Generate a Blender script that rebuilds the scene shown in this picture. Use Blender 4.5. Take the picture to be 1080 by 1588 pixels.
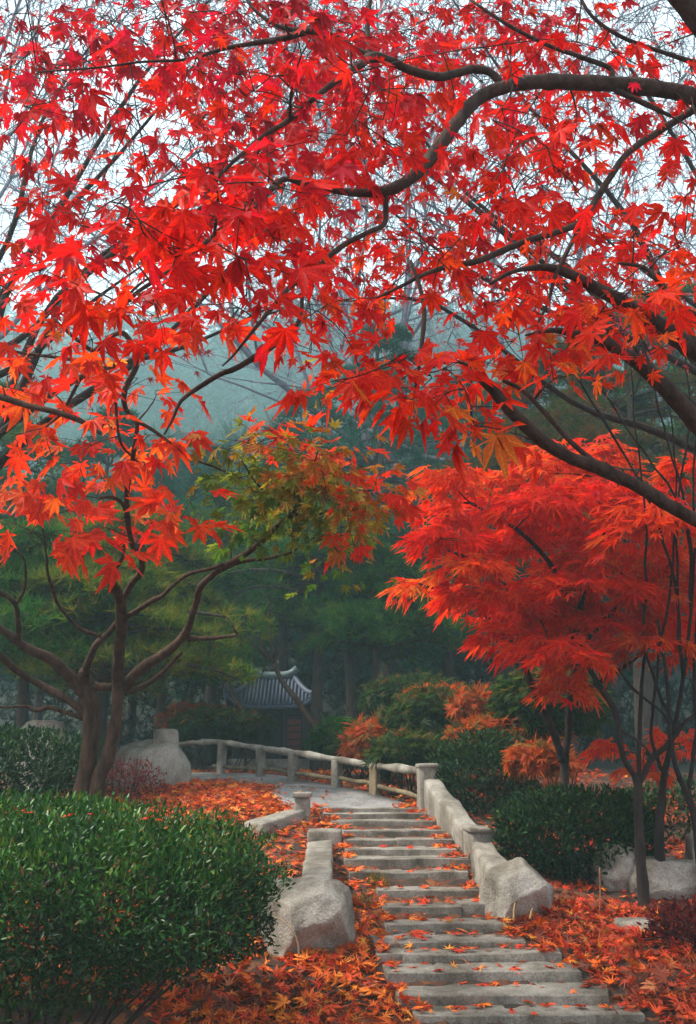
import bpy, bmesh, math, random
import numpy as np
from mathutils import Vector, Matrix, noise

for _o in list(bpy.data.objects):
    bpy.data.objects.remove(_o, do_unlink=True)
SC = bpy.context.scene
COL = SC.collection
rng = np.random.default_rng(11)
random.seed(11)
R = math.radians

# ------------------------------------------------------------------ camera
FPX, CX, CY, HOR, CZ = 1500.0, 540.0, 794.0, 1210.0, 1.8
TH = math.atan((HOR - CY) / FPX)
cam = bpy.data.cameras.new('camera')
cam.sensor_fit = 'VERTICAL'
cam.sensor_height = 24.0
cam.lens = 24.0 * FPX / 1588.0
cam.clip_start, cam.clip_end = 0.05, 2000.0
camo = bpy.data.objects.new('camera', cam)
camo.location = (0, 0, CZ)
camo.rotation_euler = (math.pi / 2 + TH, 0, 0)
COL.objects.link(camo)
SC.camera = camo

# ------------------------------------------------------------------ sky, sun, exposure
SUN_AZ, SUN_EL = R(-98), R(50)
world = bpy.data.worlds.new('World')
SC.world = world
world.use_nodes = True
wn = world.node_tree
wn.nodes.clear()
w_out = wn.nodes.new('ShaderNodeOutputWorld')
w_bg = wn.nodes.new('ShaderNodeBackground')
w_sky = wn.nodes.new('ShaderNodeTexSky')
w_sky.sky_type = 'NISHITA'
w_sky.sun_disc = False
w_sky.sun_elevation = SUN_EL
w_sky.sun_rotation = SUN_AZ
w_sky.air_density, w_sky.dust_density, w_sky.ozone_density = 1.0, 3.0, 1.0
w_mix = wn.nodes.new('ShaderNodeMix')
w_mix.data_type = 'RGBA'
w_mix.inputs[0].default_value = 0.82
w_mix.inputs[7].default_value = (4.8, 4.9, 5.3, 1)        # overcast cloud layer
wn.links.new(w_sky.outputs[0], w_mix.inputs[6])
wn.links.new(w_mix.outputs[2], w_bg.inputs[0])
w_bg.inputs[1].default_value = 0.05
wn.links.new(w_bg.outputs[0], w_out.inputs[0])

sun = bpy.data.lights.new('sun', 'SUN')
sun.energy = 1.5
sun.angle = R(10)
sun.color = (1.0, 0.92, 0.80)
suno = bpy.data.objects.new('sun', sun)
sd = Vector((math.sin(SUN_AZ) * math.cos(SUN_EL), math.cos(SUN_AZ) * math.cos(SUN_EL), math.sin(SUN_EL)))
suno.rotation_euler = sd.to_track_quat('Z', 'Y').to_euler()
suno.location = (0, 0, 30)
COL.objects.link(suno)
SC.view_settings.view_transform = 'Standard'
SC.view_settings.look = 'None'
SC.view_settings.exposure = 2.75
SC.view_settings.gamma = 1.0
SC.view_settings.use_curve_mapping = False
SC.cycles.max_bounces = 8
SC.cycles.volume_bounces = 1
SC.cycles.transparent_max_bounces = 8
HAZE = 0.0023

# ------------------------------------------------------------------ pixel <-> place
def W(px, py, D):
    """the place at distance D (world Y) seen at a photograph pixel"""
    v = (CY - py) / FPX
    t = D / (math.cos(TH) - v * math.sin(TH))
    return Vector(((px - CX) / FPX * t, D, CZ + t * (math.sin(TH) + v * math.cos(TH))))

def S(py, D):
    v = (CY - py) / FPX
    return D / (math.cos(TH) - v * math.sin(TH)) / FPX

def proj(P):
    """numpy (N,3) -> px, py, depth"""
    P = np.asarray(P, float)
    z = P[:, 2] - CZ
    f = P[:, 1] * math.cos(TH) + z * math.sin(TH)
    u = -P[:, 1] * math.sin(TH) + z * math.cos(TH)
    f = np.maximum(f, 1e-3)
    return CX + FPX * P[:, 0] / f, CY - FPX * u / f, f

# ------------------------------------------------------------------ the stairs' layout (front top edge: py, left px, right px, distance)
STEPS = [(1610, 668, 1050, 7.34), (1575, 648, 1003, 7.68), (1545, 618, 953, 7.97), (1510, 605, 910, 8.34), (1479, 588, 867, 8.72), (1460, 582, 822, 8.97),
         (1432, 596, 790, 9.48), (1404, 592, 772, 9.89), (1380, 588, 742, 10.31), (1353, 540, 729, 10.75), (1332, 536, 727, 11.12),
         (1317, 534, 710, 11.5), (1302, 532, 700, 11.9), (1288, 530, 692, 12.3), (1273, 515, 684, 12.72), (1262, 503, 668, 13.15), (1253, 487, 648, 13.55)]
SZ = [(D, W(600, py, D).z) for py, L, r, D in STEPS]
prof = [(-30, -.1), (3, -.05), (5.5, -.02)] + [(d, z - .07) for d, z in SZ] + [(15, 1.60), (18.5, 1.88), (22, 2.0), (28, 2.3), (35, 3.2), (60, 8), (100, 22), (160, 66), (215, 98), (300, 112)]
PY_, PZ_ = np.array([p[0] for p in prof]), np.array([p[1] for p in prof])

def sst(a, b, x):
    t = np.clip((x - a) / (b - a), 0, 1)
    return t * t * (3 - 2 * t)

def ground(x, y):
    x = np.asarray(x, float); y = np.asarray(y, float)
    z = np.interp(y, PY_, PZ_)
    right = sst(1.35, 2.6, x) * sst(8.5, 11, y) * (1 - sst(15, 20, y))
    z = z - .07 * right
    z = z + .035 * np.sin(x * 2.1 + 1.0) * np.sin(y * 1.7) * sst(.9, 1.6, np.abs(x - .3)) * (1 - sst(16, 20, y))
    far = sst(30, 60, y)
    z = z + far * (3.0 * np.sin(x * .06 + 1.3) + 1.8 * np.sin(x * .17 + y * .05))
    # mound of leaves on the left of the landing
    z = z + .10 * np.exp(-((x + 1.7) / .9) ** 2 - ((y - 14.2) / 1.1) ** 2)
    return z

def gz(x, y):
    return float(ground(x, y))

def G(px, py, d0=6.0, d1=60.0):
    """first ground point along the ray of a pixel"""
    prev = d0
    d = d0
    while d < d1:
        p = W(px, py, d)
        if p.z < gz(p.x, p.y):
            a, b = prev, d
            for _ in range(20):
                m = (a + b) / 2
                q = W(px, py, m)
                if q.z < gz(q.x, q.y): b = m
                else: a = m
            q = W(px, py, b)
            return Vector((q.x, q.y, gz(q.x, q.y)))
        prev = d
        d += .1
    q = W(px, py, d1)
    return Vector((q.x, q.y, gz(q.x, q.y)))

# ------------------------------------------------------------------ objects
def tag(o, label=None, cat=None, group=None, kind=None):
    if label: o['label'] = label
    if cat: o['category'] = cat
    if group: o['group'] = group
    if kind: o['kind'] = kind
    return o

def empty(name, loc, label, cat, group=None):
    o = bpy.data.objects.new(name, None)
    o.location = loc
    COL.objects.link(o)
    return tag(o, label, cat, group)

def link(name, me, parent=None, kind=None):
    o = bpy.data.objects.new(name, me)
    COL.objects.link(o)
    if parent is not None:
        o.parent = parent
        o.matrix_parent_inverse = Matrix.Identity(4)
        o.location = -Vector(root_loc(parent))
    if kind: o['kind'] = kind
    return o

def root_loc(o):
    v = Vector((0, 0, 0))
    while o is not None:
        v += o.location
        o = o.parent
    return v

def mesh_np(name, V, faces_tri=None, mat=None, smooth=False, tint=None, quads=None):
    """fast mesh from numpy arrays; faces_tri (M,3), quads (K,4), tint (N,3) per vertex"""
    me = bpy.data.meshes.new(name)
    V = np.asarray(V, np.float32)
    loops, starts, totals = [], [], []
    n = 0
    if faces_tri is not None and len(faces_tri):
        f = np.asarray(faces_tri, np.int32)
        loops.append(f.ravel()); starts.append(np.arange(len(f)) * 3); totals.append(np.full(len(f), 3)); n = len(f) * 3
    if quads is not None and len(quads):
        q = np.asarray(quads, np.int32)
        loops.append(q.ravel()); starts.append(n + np.arange(len(q)) * 4); totals.append(np.full(len(q), 4))
    loops = np.concatenate(loops).astype(np.int32); starts = np.concatenate(starts).astype(np.int32)
    me.vertices.add(len(V)); me.vertices.foreach_set('co', V.ravel())
    me.loops.add(len(loops)); me.loops.foreach_set('vertex_index', loops)
    me.polygons.add(len(starts)); me.polygons.foreach_set('loop_start', starts)
    me.update(calc_edges=True)
    me.validate()
    if smooth:
        me.polygons.foreach_set('use_smooth', np.ones(len(me.polygons), bool))
    if tint is not None:
        a = me.attributes.new('tint', 'FLOAT_COLOR', 'POINT')
        c = np.zeros((len(V), 4), np.float32); c[:, :np.shape(tint)[1]] = tint
        a.data.foreach_set('color', c.ravel())
    if mat: me.materials.append(mat)
    return me

class Acc:
    """collects tubes and boxes into one mesh"""
    def __init__(s): s.V, s.Q, s.T, s.n = [], [], [], 0
    def add(s, V, Q=(), T=()):
        V = np.asarray(V, float)
        s.V.append(V)
        if len(Q): s.Q.append(np.asarray(Q, int) + s.n)
        if len(T): s.T.append(np.asarray(T, int) + s.n)
        s.n += len(V)
    def tube(s, pts, rad, sides=8, rough=0.0):
        pts = np.asarray(pts, float); n = len(pts)
        rad = np.broadcast_to(np.asarray(rad, float), (n,))
        tan = np.gradient(pts, axis=0)
        tan /= np.linalg.norm(tan, axis=1)[:, None] + 1e-9
        up = np.array([0, 0, 1.0]) if abs(tan[0, 2]) < .9 else np.array([1.0, 0, 0])
        a = np.cross(tan[0], up); a /= np.linalg.norm(a)
        ang = np.arange(sides) * 2 * math.pi / sides
        V = np.zeros((n, sides, 3))
        for i in range(n):
            a = a - tan[i] * a.dot(tan[i]); a /= np.linalg.norm(a) + 1e-9
            b = np.cross(tan[i], a)
            rr = rad[i] * (1 + (rough * rng.standard_normal(sides) if rough else 0))
            V[i] = pts[i] + np.outer(np.cos(ang) * rr, a) + np.outer(np.sin(ang) * rr, b)
        idx = np.arange(n * sides).reshape(n, sides)
        q = np.stack([idx[:-1], np.roll(idx[:-1], -1, 1), np.roll(idx[1:], -1, 1), idx[1:]], -1).reshape(-1, 4)
        T = [(idx[0, 0], idx[0, k + 1], idx[0, k]) for k in range(1, sides - 1)] + [(idx[-1, 0], idx[-1, k], idx[-1, k + 1]) for k in range(1, sides - 1)]
        s.add(V.reshape(-1, 3), q, T)
    def build(s, name, mat, smooth=True):
        V = np.concatenate(s.V)
        return mesh_np(name, V, np.concatenate(s.T) if s.T else None, mat, smooth, None, np.concatenate(s.Q) if s.Q else None)

def spline(P, k=5):
    """Catmull-Rom through rows of any width"""
    P = np.asarray(P, float)
    Q = np.vstack([2 * P[0] - P[1], P, 2 * P[-1] - P[-2]])
    out = []
    for i in range(1, len(Q) - 2):
        p0, p1, p2, p3 = Q[i - 1], Q[i], Q[i + 1], Q[i + 2]
        for t in np.arange(k) / k:
            out.append(.5 * (2 * p1 + (p2 - p0) * t + (2 * p0 - 5 * p1 + 4 * p2 - p3) * t * t + (3 * p1 - p0 - 3 * p2 + p3) * t ** 3))
    out.append(P[-1])
    return np.array(out)

# ------------------------------------------------------------------ materials
def nodes(name):
    m = bpy.data.materials.new(name)
    m.use_nodes = True
    t = m.node_tree
    b = t.nodes['Principled BSDF']
    return m, t, b

def ramp(t, stops):
    r = t.nodes.new('ShaderNodeValToRGB')
    e = r.color_ramp.elements
    e[0].position, e[0].color = stops[0][0], (*stops[0][1], 1)
    e[1].position, e[1].color = stops[-1][0], (*stops[-1][1], 1)
    for p, c in stops[1:-1]:
        x = e.new(p); x.color = (*c, 1)
    return r

def tex_noise(t, scale, detail=6, rough=.6, coord='Object', vec_scale=None):
    tc = t.nodes.new('ShaderNodeTexCoord')
    n = t.nodes.new('ShaderNodeTexNoise')
    n.inputs['Scale'].default_value = scale
    n.inputs['Detail'].default_value = detail
    n.inputs['Roughness'].default_value = rough
    if vec_scale:
        mp = t.nodes.new('ShaderNodeMapping'); mp.inputs['Scale'].default_value = vec_scale
        t.links.new(tc.outputs[coord], mp.inputs[0]); t.links.new(mp.outputs[0], n.inputs['Vector'])
    else:
        t.links.new(tc.outputs[coord], n.inputs['Vector'])
    return n

def mixc(t, fac, a, b, mode='MIX'):
    m = t.nodes.new('ShaderNodeMix'); m.data_type = 'RGBA'; m.blend_type = mode
    for sock, v in ((0, fac), (6, a), (7, b)):
        if hasattr(v, 'links'): t.links.new(v, m.inputs[sock])
        else: m.inputs[sock].default_value = v if sock == 0 else (*v, 1)
    return m.outputs[2]

def bump(t, b, height, strength, dist):
    n = t.nodes.new('ShaderNodeBump')
    n.inputs['Strength'].default_value = strength
    n.inputs['Distance'].default_value = dist
    t.links.new(height, n.inputs['Height'])
    t.links.new(n.outputs[0], b.inputs['Normal'])

def stone_mat(name, dark, mid, light, moss=.25, scale=3.0):
    m, t, b = nodes(name)
    big = tex_noise(t, scale, 5, .65)
    r = ramp(t, [(.3, dark), (.52, mid), (.75, light)])
    t.links.new(big.outputs[0], r.inputs[0])
    fine = tex_noise(t, scale * 26, 4, .7)
    fr = ramp(t, [(.35, (.62, .62, .62)), (.7, (1.12, 1.12, 1.12))])
    t.links.new(fine.outputs[0], fr.inputs[0])
    c = mixc(t, 1.0, r.outputs[0], fr.outputs[0], 'MULTIPLY')
    mo = tex_noise(t, scale * 1.7, 7, .7)
    mr = ramp(t, [(.55, (0, 0, 0)), (.72, (moss, moss, moss))])
    t.links.new(mo.outputs[0], mr.inputs[0])
    c = mixc(t, mr.outputs[0], c, (.09, .085, .045))
    st = tex_noise(t, scale * .8, 8, .72, vec_scale=(1, 1, .45))
    sr = ramp(t, [(.40, (.50, .47, .43)), (.56, (1, 1, 1))])
    t.links.new(st.outputs[0], sr.inputs[0])
    c = mixc(t, 1.0, c, sr.outputs[0], 'MULTIPLY')
    vo = t.nodes.new('ShaderNodeTexVoronoi'); vo.feature = 'DISTANCE_TO_EDGE'; vo.inputs['Scale'].default_value = scale * .75
    wv = tex_noise(t, scale * 2, 4, .6)
    tc = t.nodes.new('ShaderNodeTexCoord')
    va = t.nodes.new('ShaderNodeVectorMath'); va.operation = 'MULTIPLY_ADD'
    va.inputs[1].default_value = (.5, .5, .5)
    t.links.new(wv.outputs['Color'], va.inputs[0]); t.links.new(tc.outputs['Object'], va.inputs[2]); t.links.new(va.outputs[0], vo.inputs['Vector'])
    vr = ramp(t, [(0, (.35, .33, .30)), (.012, (1, 1, 1))])
    t.links.new(vo.outputs['Distance'], vr.inputs[0])
    c = mixc(t, .18, c, mixc(t, 1.0, c, vr.outputs[0], 'MULTIPLY'))
    t.links.new(c, b.inputs['Base Color'])
    b.inputs['Roughness'].default_value = .85
    b.inputs['Specular IOR Level'].default_value = .25
    h = mixc(t, .35, big.outputs[0], fine.outputs[0])
    h = mixc(t, .2, h, mixc(t, 1.0, h, vr.outputs[0], 'MULTIPLY'))
    bump(t, b, h, 1.0, .045)
    return m

def bark_mat(name, dark, light, scale=14):
    m, t, b = nodes(name)
    n = tex_noise(t, scale, 6, .7, vec_scale=(1, 1, .3))
    r = ramp(t, [(.3, dark), (.72, light)])
    t.links.new(n.outputs[0], r.inputs[0])
    t.links.new(r.outputs[0], b.inputs['Base Color'])
    b.inputs['Roughness'].default_value = .85
    b.inputs['Specular IOR Level'].default_value = .12
    bump(t, b, n.outputs[0], 1.0, .035)
    return m

def leaf_mat(name, rough=.45, trans=.45, spec=.35, gain=1.0, sat_t=1.0):
    m, t, b = nodes(name)
    a = t.nodes.new('ShaderNodeAttribute'); a.attribute_name = 'tint'
    n = tex_noise(t, 22, 3, .6, coord='Object')
    nr = ramp(t, [(.3, (.62, .58, .58)), (.7, (1.2, 1.2, 1.2))])
    t.links.new(n.outputs[0], nr.inputs[0])
    c = mixc(t, 1.0, a.outputs['Color'], nr.outputs[0], 'MULTIPLY')
    vr = ramp(t, [(0, (.80, .72, .72)), (.55, (1, 1, 1)), (.86, (1.05, 1.05, 1.05)), (.95, (1.25, 1.7, 1.5))])
    t.links.new(a.outputs['Alpha'], vr.inputs[0])
    c = mixc(t, 1.0, c, vr.outputs[0], 'MULTIPLY')
    t.links.new(c, b.inputs['Base Color'])
    b.inputs['Roughness'].default_value = rough
    b.inputs['Specular IOR Level'].default_value = spec
    tr = t.nodes.new('ShaderNodeBsdfTranslucent')
    t.links.new(c, tr.inputs[0])
    mx = t.nodes.new('ShaderNodeMixShader'); mx.inputs[0].default_value = trans
    t.links.new(b.outputs[0], mx.inputs[1]); t.links.new(tr.outputs[0], mx.inputs[2])
    t.links.new(mx.outputs[0], t.nodes['Material Output'].inputs[0])
    return m

M_STEP = stone_mat('step_stone', (.15, .133, .108), (.31, .282, .24), (.47, .44, .39), .5, 2.2)
M_STONE = stone_mat('pale_stone', (.20, .18, .145), (.34, .312, .265), (.47, .44, .385), .4, 2.6)
M_BOULD = stone_mat('boulder_stone', (.20, .18, .145), (.36, .33, .28), (.50, .47, .415), .55, 2.0)
M_PATH = stone_mat('path_concrete', (.21, .20, .19), (.30, .29, .28), (.37, .36, .345), .15, 1.1)
M_OCHRE = stone_mat('mossy_stone', (.12, .09, .05), (.24, .185, .11), (.33, .28, .19), .6, 3.0)
M_BARK = bark_mat('maple_bark', (.018, .011, .009), (.085, .055, .045))
M_BARKD = bark_mat('dark_bark', (.012, .009, .008), (.05, .035, .03))
M_BARKL = bark_mat('smooth_red_bark', (.018, .010, .007), (.105, .060, .040))
M_BARKP = bark_mat('pine_bark', (.02, .016, .014), (.08, .058, .045))
M_TWIG = bark_mat('bare_twig', (.09, .08, .11), (.20, .18, .24))
M_LEAF = leaf_mat('maple_leaf', .5, .64, .15)
M_GLOSS = leaf_mat('hedge_leaf', .34, .2, .24)
M_DULL = leaf_mat('dark_shrub_leaf', .55, .2, .12)
M_NEEDLE = leaf_mat('pine_needle', .7, .45, .08)
M_LITTER = leaf_mat('fallen_leaf', .6, .2, .25)

def soil():
    m, t, b = nodes('leafy_soil')
    v = t.nodes.new('ShaderNodeTexVoronoi'); v.inputs['Scale'].default_value = 9
    tc = t.nodes.new('ShaderNodeTexCoord')
    t.links.new(tc.outputs['Object'], v.inputs['Vector'])
    sp = t.nodes.new('ShaderNodeSeparateColor'); t.links.new(v.outputs['Color'], sp.inputs[0])
    r = ramp(t, [(0, (.02, .012, .008)), (.4, (.07, .025, .012)), (.7, (.16, .04, .012)), (1, (.28, .085, .018))])
    t.links.new(sp.outputs[0], r.inputs[0])
    n = tex_noise(t, .5, 5, .6)
    nr = ramp(t, [(.35, (0, 0, 0)), (.6, (1, 1, 1))])
    t.links.new(n.outputs[0], nr.inputs[0])
    c = mixc(t, nr.outputs[0], (.022, .018, .01), r.outputs[0])
    # the forest floor further back is dark earth and moss
    sx = t.nodes.new('ShaderNodeSeparateXYZ'); t.links.new(tc.outputs['Object'], sx.inputs[0])
    mr = t.nodes.new('ShaderNodeMapRange'); mr.inputs[1].default_value = 17; mr.inputs[2].default_value = 24
    t.links.new(sx.outputs[1], mr.inputs[0])
    c = mixc(t, mr.outputs[0], c, (.016, .022, .011))
    t.links.new(c, b.inputs['Base Color'])
    b.inputs['Roughness'].default_value = .95
    n2 = tex_noise(t, 16, 5, .7)
    bump(t, b, n2.outputs[0], .9, .05)
    return m
M_SOIL = soil()

def plain(name, col, rough=.7, var=.25, scale=8):
    m, t, b = nodes(name)
    n = tex_noise(t, scale, 5, .65)
    r = ramp(t, [(.3, tuple(c * (1 - var) for c in col)), (.7, tuple(min(1, c * (1 + var)) for c in col))])
    t.links.new(n.outputs[0], r.inputs[0]); t.links.new(r.outputs[0], b.inputs['Base Color'])
    b.inputs['Roughness'].default_value = rough
    bump(t, b, n.outputs[0], .3, .01)
    return m

# ------------------------------------------------------------------ ground
gx = np.unique(np.concatenate([np.linspace(-7, 7, 141), np.linspace(-30, 30, 81), np.linspace(-230, 230, 93)]))
gy = np.unique(np.concatenate([np.linspace(4, 22, 181), np.linspace(-25, 60, 96), np.linspace(-25, 300, 90)]))
XX, YY = np.meshgrid(gx, gy)
ZZ = ground(XX, YY)
ZZ += .012 * rng.standard_normal(ZZ.shape) * (YY < 20)
# ground stays under the flight
for (py, L, r_, D), (D_, z_) in zip(STEPS, SZ):
    pass
gi = np.arange(XX.size).reshape(XX.shape)
gq = np.stack([gi[:-1, :-1], gi[:-1, 1:], gi[1:, 1:], gi[1:, :-1]], -1).reshape(-1, 4)
under = np.zeros(XX.shape, bool)
gnd = link('ground', mesh_np('ground', np.stack([XX, YY, ZZ], -1).reshape(-1, 3), None, M_SOIL, True, None, gq), None, 'structure')

# ------------------------------------------------------------------ stones
def rough_box(name, c8, mat, seg=(10, 2, 3), wob=.012, bev=.02, seed=0):
    """stone slab from 8 corners (bottom 4, top 4; order: FL FR BR BL), worn edges"""
    c = np.array(c8, float)
    nx, ny, nz = seg
    V = []; idx = {}
    def pt(u, v, w):
        bt = (1 - u) * (1 - v) * c[0] + u * (1 - v) * c[1] + u * v * c[2] + (1 - u) * v * c[3]
        tp = (1 - u) * (1 - v) * c[4] + u * (1 - v) * c[5] + u * v * c[6] + (1 - u) * v * c[7]
        return (1 - w) * bt + w * tp
    dims = (np.linalg.norm(c[1] - c[0]), np.linalg.norm(c[3] - c[0]), np.linalg.norm(c[4] - c[0]))
    def par(n, d):
        e = min(.3, bev / max(d, 1e-3))
        return [0, e] + [e + (1 - 2 * e) * k / n for k in range(1, n)] + [1 - e, 1]
    U, Vv, Wv = par(nx, dims[0]), par(ny, dims[1]), par(nz, dims[2])
    cen = c.mean(0)
    for i, u in enumerate(U):
        for j, v in enumerate(Vv):
            for k, w in enumerate(Wv):
                eb = (i in (0, len(U) - 1)) + (j in (0, len(Vv) - 1)) + (k in (0, len(Wv) - 1))
                if not eb: continue
                p = pt(u, v, w)
                if eb >= 2:          # pull edges and corners in: worn arris
                    u2 = U[1] * .35 if i == 0 else (1 - U[1] * .35 if i == len(U) - 1 else u)
                    v2 = Vv[1] * .35 if j == 0 else (1 - Vv[1] * .35 if j == len(Vv) - 1 else v)
                    w2 = Wv[1] * .35 if k == 0 else (1 - Wv[1] * .35 if k == len(Wv) - 1 else w)
                    p = pt(u2, v2, w2)
                nv = noise.noise_vector(Vector(p) * 2.3 + Vector((seed * 3.1, 0, 0))) * wob + noise.noise_vector(Vector(p) * 9 + Vector((seed, 7, 0))) * wob * .45
                idx[i, j, k] = len(V); V.append(p + np.array(nv))
    Q = []
    a, b, d = len(U), len(Vv), len(Wv)
    for i in range(a - 1):
        for k in range(d - 1):
            Q.append((idx[i, 0, k], idx[i + 1, 0, k], idx[i + 1, 0, k + 1], idx[i, 0, k + 1]))
            Q.append((idx[i, b - 1, k], idx[i, b - 1, k + 1], idx[i + 1, b - 1, k + 1], idx[i + 1, b - 1, k]))
        for j in range(b - 1):
            Q.append((idx[i, j, 0], idx[i, j + 1, 0], idx[i + 1, j + 1, 0], idx[i + 1, j, 0]))
            Q.append((idx[i, j, d - 1], idx[i + 1, j, d - 1], idx[i + 1, j + 1, d - 1], idx[i, j + 1, d - 1]))
    for j in range(b - 1):
        for k in range(d - 1):
            Q.append((idx[0, j, k], idx[0, j, k + 1], idx[0, j + 1, k + 1], idx[0, j + 1, k]))
            Q.append((idx[a - 1, j, k], idx[a - 1, j + 1, k], idx[a - 1, j + 1, k + 1], idx[a - 1, j, k + 1]))
    return mesh_np(name, V, None, mat, True, None, Q)

def quad8(fl, fr, br, bl, zb, zt):
    """corners in plan, with bottom and top heights (scalars or 4 values)"""
    P = [fl, fr, br, bl]
    zb = [zb] * 4 if np.isscalar(zb) else zb
    zt = [zt] * 4 if np.isscalar(zt) else zt
    return [(p[0], p[1], z) for p, z in zip(P, zb)] + [(p[0], p[1], z) for p, z in zip(P, zt)]

def set_edge(me, a=35):
    try: me.set_sharp_from_angle(angle=R(a))
    except Exception: pass

stairs = empty('stone_stairs', (0.3, 7, gz(.3, 7)), 'flight of weathered grey stone steps climbing through fallen red leaves', 'stairs')
STEP_FOOT = []
srng = random.Random(5)
for i, (py, L, r_, D) in enumerate(STEPS):
    z = SZ[i][1]
    Dn = (STEPS[i + 1][3] + .10) if i + 1 < len(STEPS) else D + .35
    xl, xr = W(L, py, D).x, W(r_, py, D).x
    zb = (SZ[i - 1][1] - .03) if i else z - .2
    STEP_FOOT.append((D, Dn - .1, xl, xr, z))
    cuts = {7: [.66], 9: [.27, .66], 1: [], 6: [.0], 4: [.12], 12: [.5]}.get(i, [])
    cuts = [0] + [c for c in cuts if c > 0] + [1]
    for a, b in zip(cuts[:-1], cuts[1:]):
        xa, xb = xl + (xr - xl) * a + (.006 if a else 0), xl + (xr - xl) * b - (.006 if b < 1 else 0)
        j = lambda s: srng.uniform(-s, s) * (1.8 if i < 9 else 1)
        fl, fr = (xa + j(.02), D + j(.012)), (xb + j(.02), D + j(.012) + (.05 if i < 6 and b == 1 else 0))
        bl, br = (xa + j(.03) - .02, Dn), (xb + j(.03) + .02, Dn)
        dz = j(.006)
        ns = max(3, int((xb - xa) / .12))
        me = rough_box('step', quad8(fl, fr, br, bl, zb, [z + dz, z + dz, z + dz + .008, z + dz + .008]), M_STEP if not (i < 6) else M_STEP, (ns, 3, 2), (.011 if i < 9 else .009), .009, i * 7 + int(a * 10))
        set_edge(me, 26)
        link('step', me, stairs)
SLZ = SZ[-1][1]

# landing path
pr = [(660, 1252, 13.62), (640, 1243, 13.9), (575, 1223, 14.9), (523, 1212, 15.9), (480, 1203, 16.8), (445, 1194, 17.6), (400, 1190, 18.3), (350, 1187, 18.8), (290, 1185, 19.3), (200, 1185, 20)]
pl = [(470, 1252, 13.62), (430, 1246, 13.9), (418, 1240, 14.3), (425, 1228, 14.9), (425, 1216, 15.8), (400, 1213, 16.4), (370, 1210, 16.9), (330, 1204, 17.4), (270, 1200, 18), (190, 1197, 18.7)]
PV = []
for a, b in zip(spline([W(*p) for p in pl], 4), spline([W(*p) for p in pr], 4)):
    for k in range(7):
        p = a + (b - a) * k / 6
        PV.append((p[0], p[1], gz(p[0], p[1]) + .045))
PV = np.array(PV)
nP = len(PV) // 7
ii = np.arange(len(PV)).reshape(nP, 7)
top = np.stack([ii[:-1, :-1], ii[:-1, 1:], ii[1:, 1:], ii[1:, :-1]], -1).reshape(-1, 4)
low = PV.copy(); low[:, 2] -= .16
rimL = [(ii[k, 0], ii[k + 1, 0], ii[k + 1, 0] + len(PV), ii[k, 0] + len(PV)) for k in range(nP - 1)]
rimR = [(ii[k + 1, 6], ii[k, 6], ii[k, 6] + len(PV), ii[k + 1, 6] + len(PV)) for k in range(nP - 1)]
path = link('path', mesh_np('path', np.vstack([PV, low]), None, M_PATH, False, None, np.vstack([top, rimL, rimR])), None, 'structure')
PATH_L, PATH_R = PV.reshape(nP, 7, 3)[:, 0], PV.reshape(nP, 7, 3)[:, 6]

def on_path(x, y):
    k = np.clip(np.searchsorted(PATH_L[:, 1], y), 0, nP - 1)
    return (y > 13.55) & (x > PATH_L[k, 0]) & (x < np.interp(y, PATH_R[:, 1], PATH_R[:, 0])) & (y < 20)

def boulder(name, c, r, planes, label, cat='boulder', mat=None, seed=0, rotz=0, group=None, sub=5, wob=.05):
    """rounded block cut by planes; planes: (normal, offset in unit sphere)"""
    bm = bmesh.new()
    bmesh.ops.create_icosphere(bm, subdivisions=sub, radius=1)
    so = Vector((seed * 5.3, seed * 1.7, 0))
    pl = [(Vector(n).normalized(), d) for n, d in planes]
    for v in bm.verts:
        p = v.co.normalized()
        f = 1.0
        p = p * (1.0 + .10 * noise.noise(p * 1.3 + so))
        for n, d in pl:
            q = p.dot(n)
            if q > d: p = p - n * (q - d) * .94
        p = p + Vector(noise.noise_vector(p * 3 + so)) * wob + Vector(noise.noise_vector(p * 11 + so)) * wob * .32 + Vector(noise.noise_vector(p * 27 + so)) * wob * .14
        v.co = Vector((p.x * r[0], p.y * r[1], p.z * r[2]))
    me = bpy.data.meshes.new(name)
    bm.to_mesh(me); bm.free()
    me.polygons.foreach_set('use_smooth', np.ones(len(me.polygons), bool))
    set_edge(me, 40)
    me.materials.append(mat or M_BOULD)
    o = link(name, me)
    o.location = c
    o.rotation_euler = (0, 0, rotz)
    return tag(o, label, cat, group)

# end stones of the two low walls
p = W(478, 1425, 9.0)
boulder('boulder', (p.x, p.y, p.z), (.44, .42, .40), [((-.25, -.35, .75), .66), ((.35, -.72, -.55), .62), ((-.75, -.6, .0), .70), ((.1, -.95, .3), .74), ((.9, -.2, .1), .80), ((0, .2, 1), .82), ((.55, -.35, .7), .84)],
        'big pale faceted boulder ending the low wall left of the steps', seed=1)
p = W(438, 1388, 9.7)
boulder('boulder', (p.x, p.y, p.z - .06), (.24, .26, .26), [((0, 0, 1), .75), ((-.6, -.6, .2), .8)], 'small pale boulder half hidden behind the big left boulder', seed=2)
p = W(804, 1384, 9.9)
boulder('boulder', (p.x, p.y, p.z - .02), (.37, .42, .35), [((-.3, -.25, .85), .70), ((.35, -.80, -.45), .62), ((-.8, -.5, .1), .74), ((.0, -.9, .45), .74), ((.65, -.2, .7), .72), ((.9, -.4, -.1), .80)],
        'pale faceted boulder ending the balustrade right of the steps', seed=3)

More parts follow.
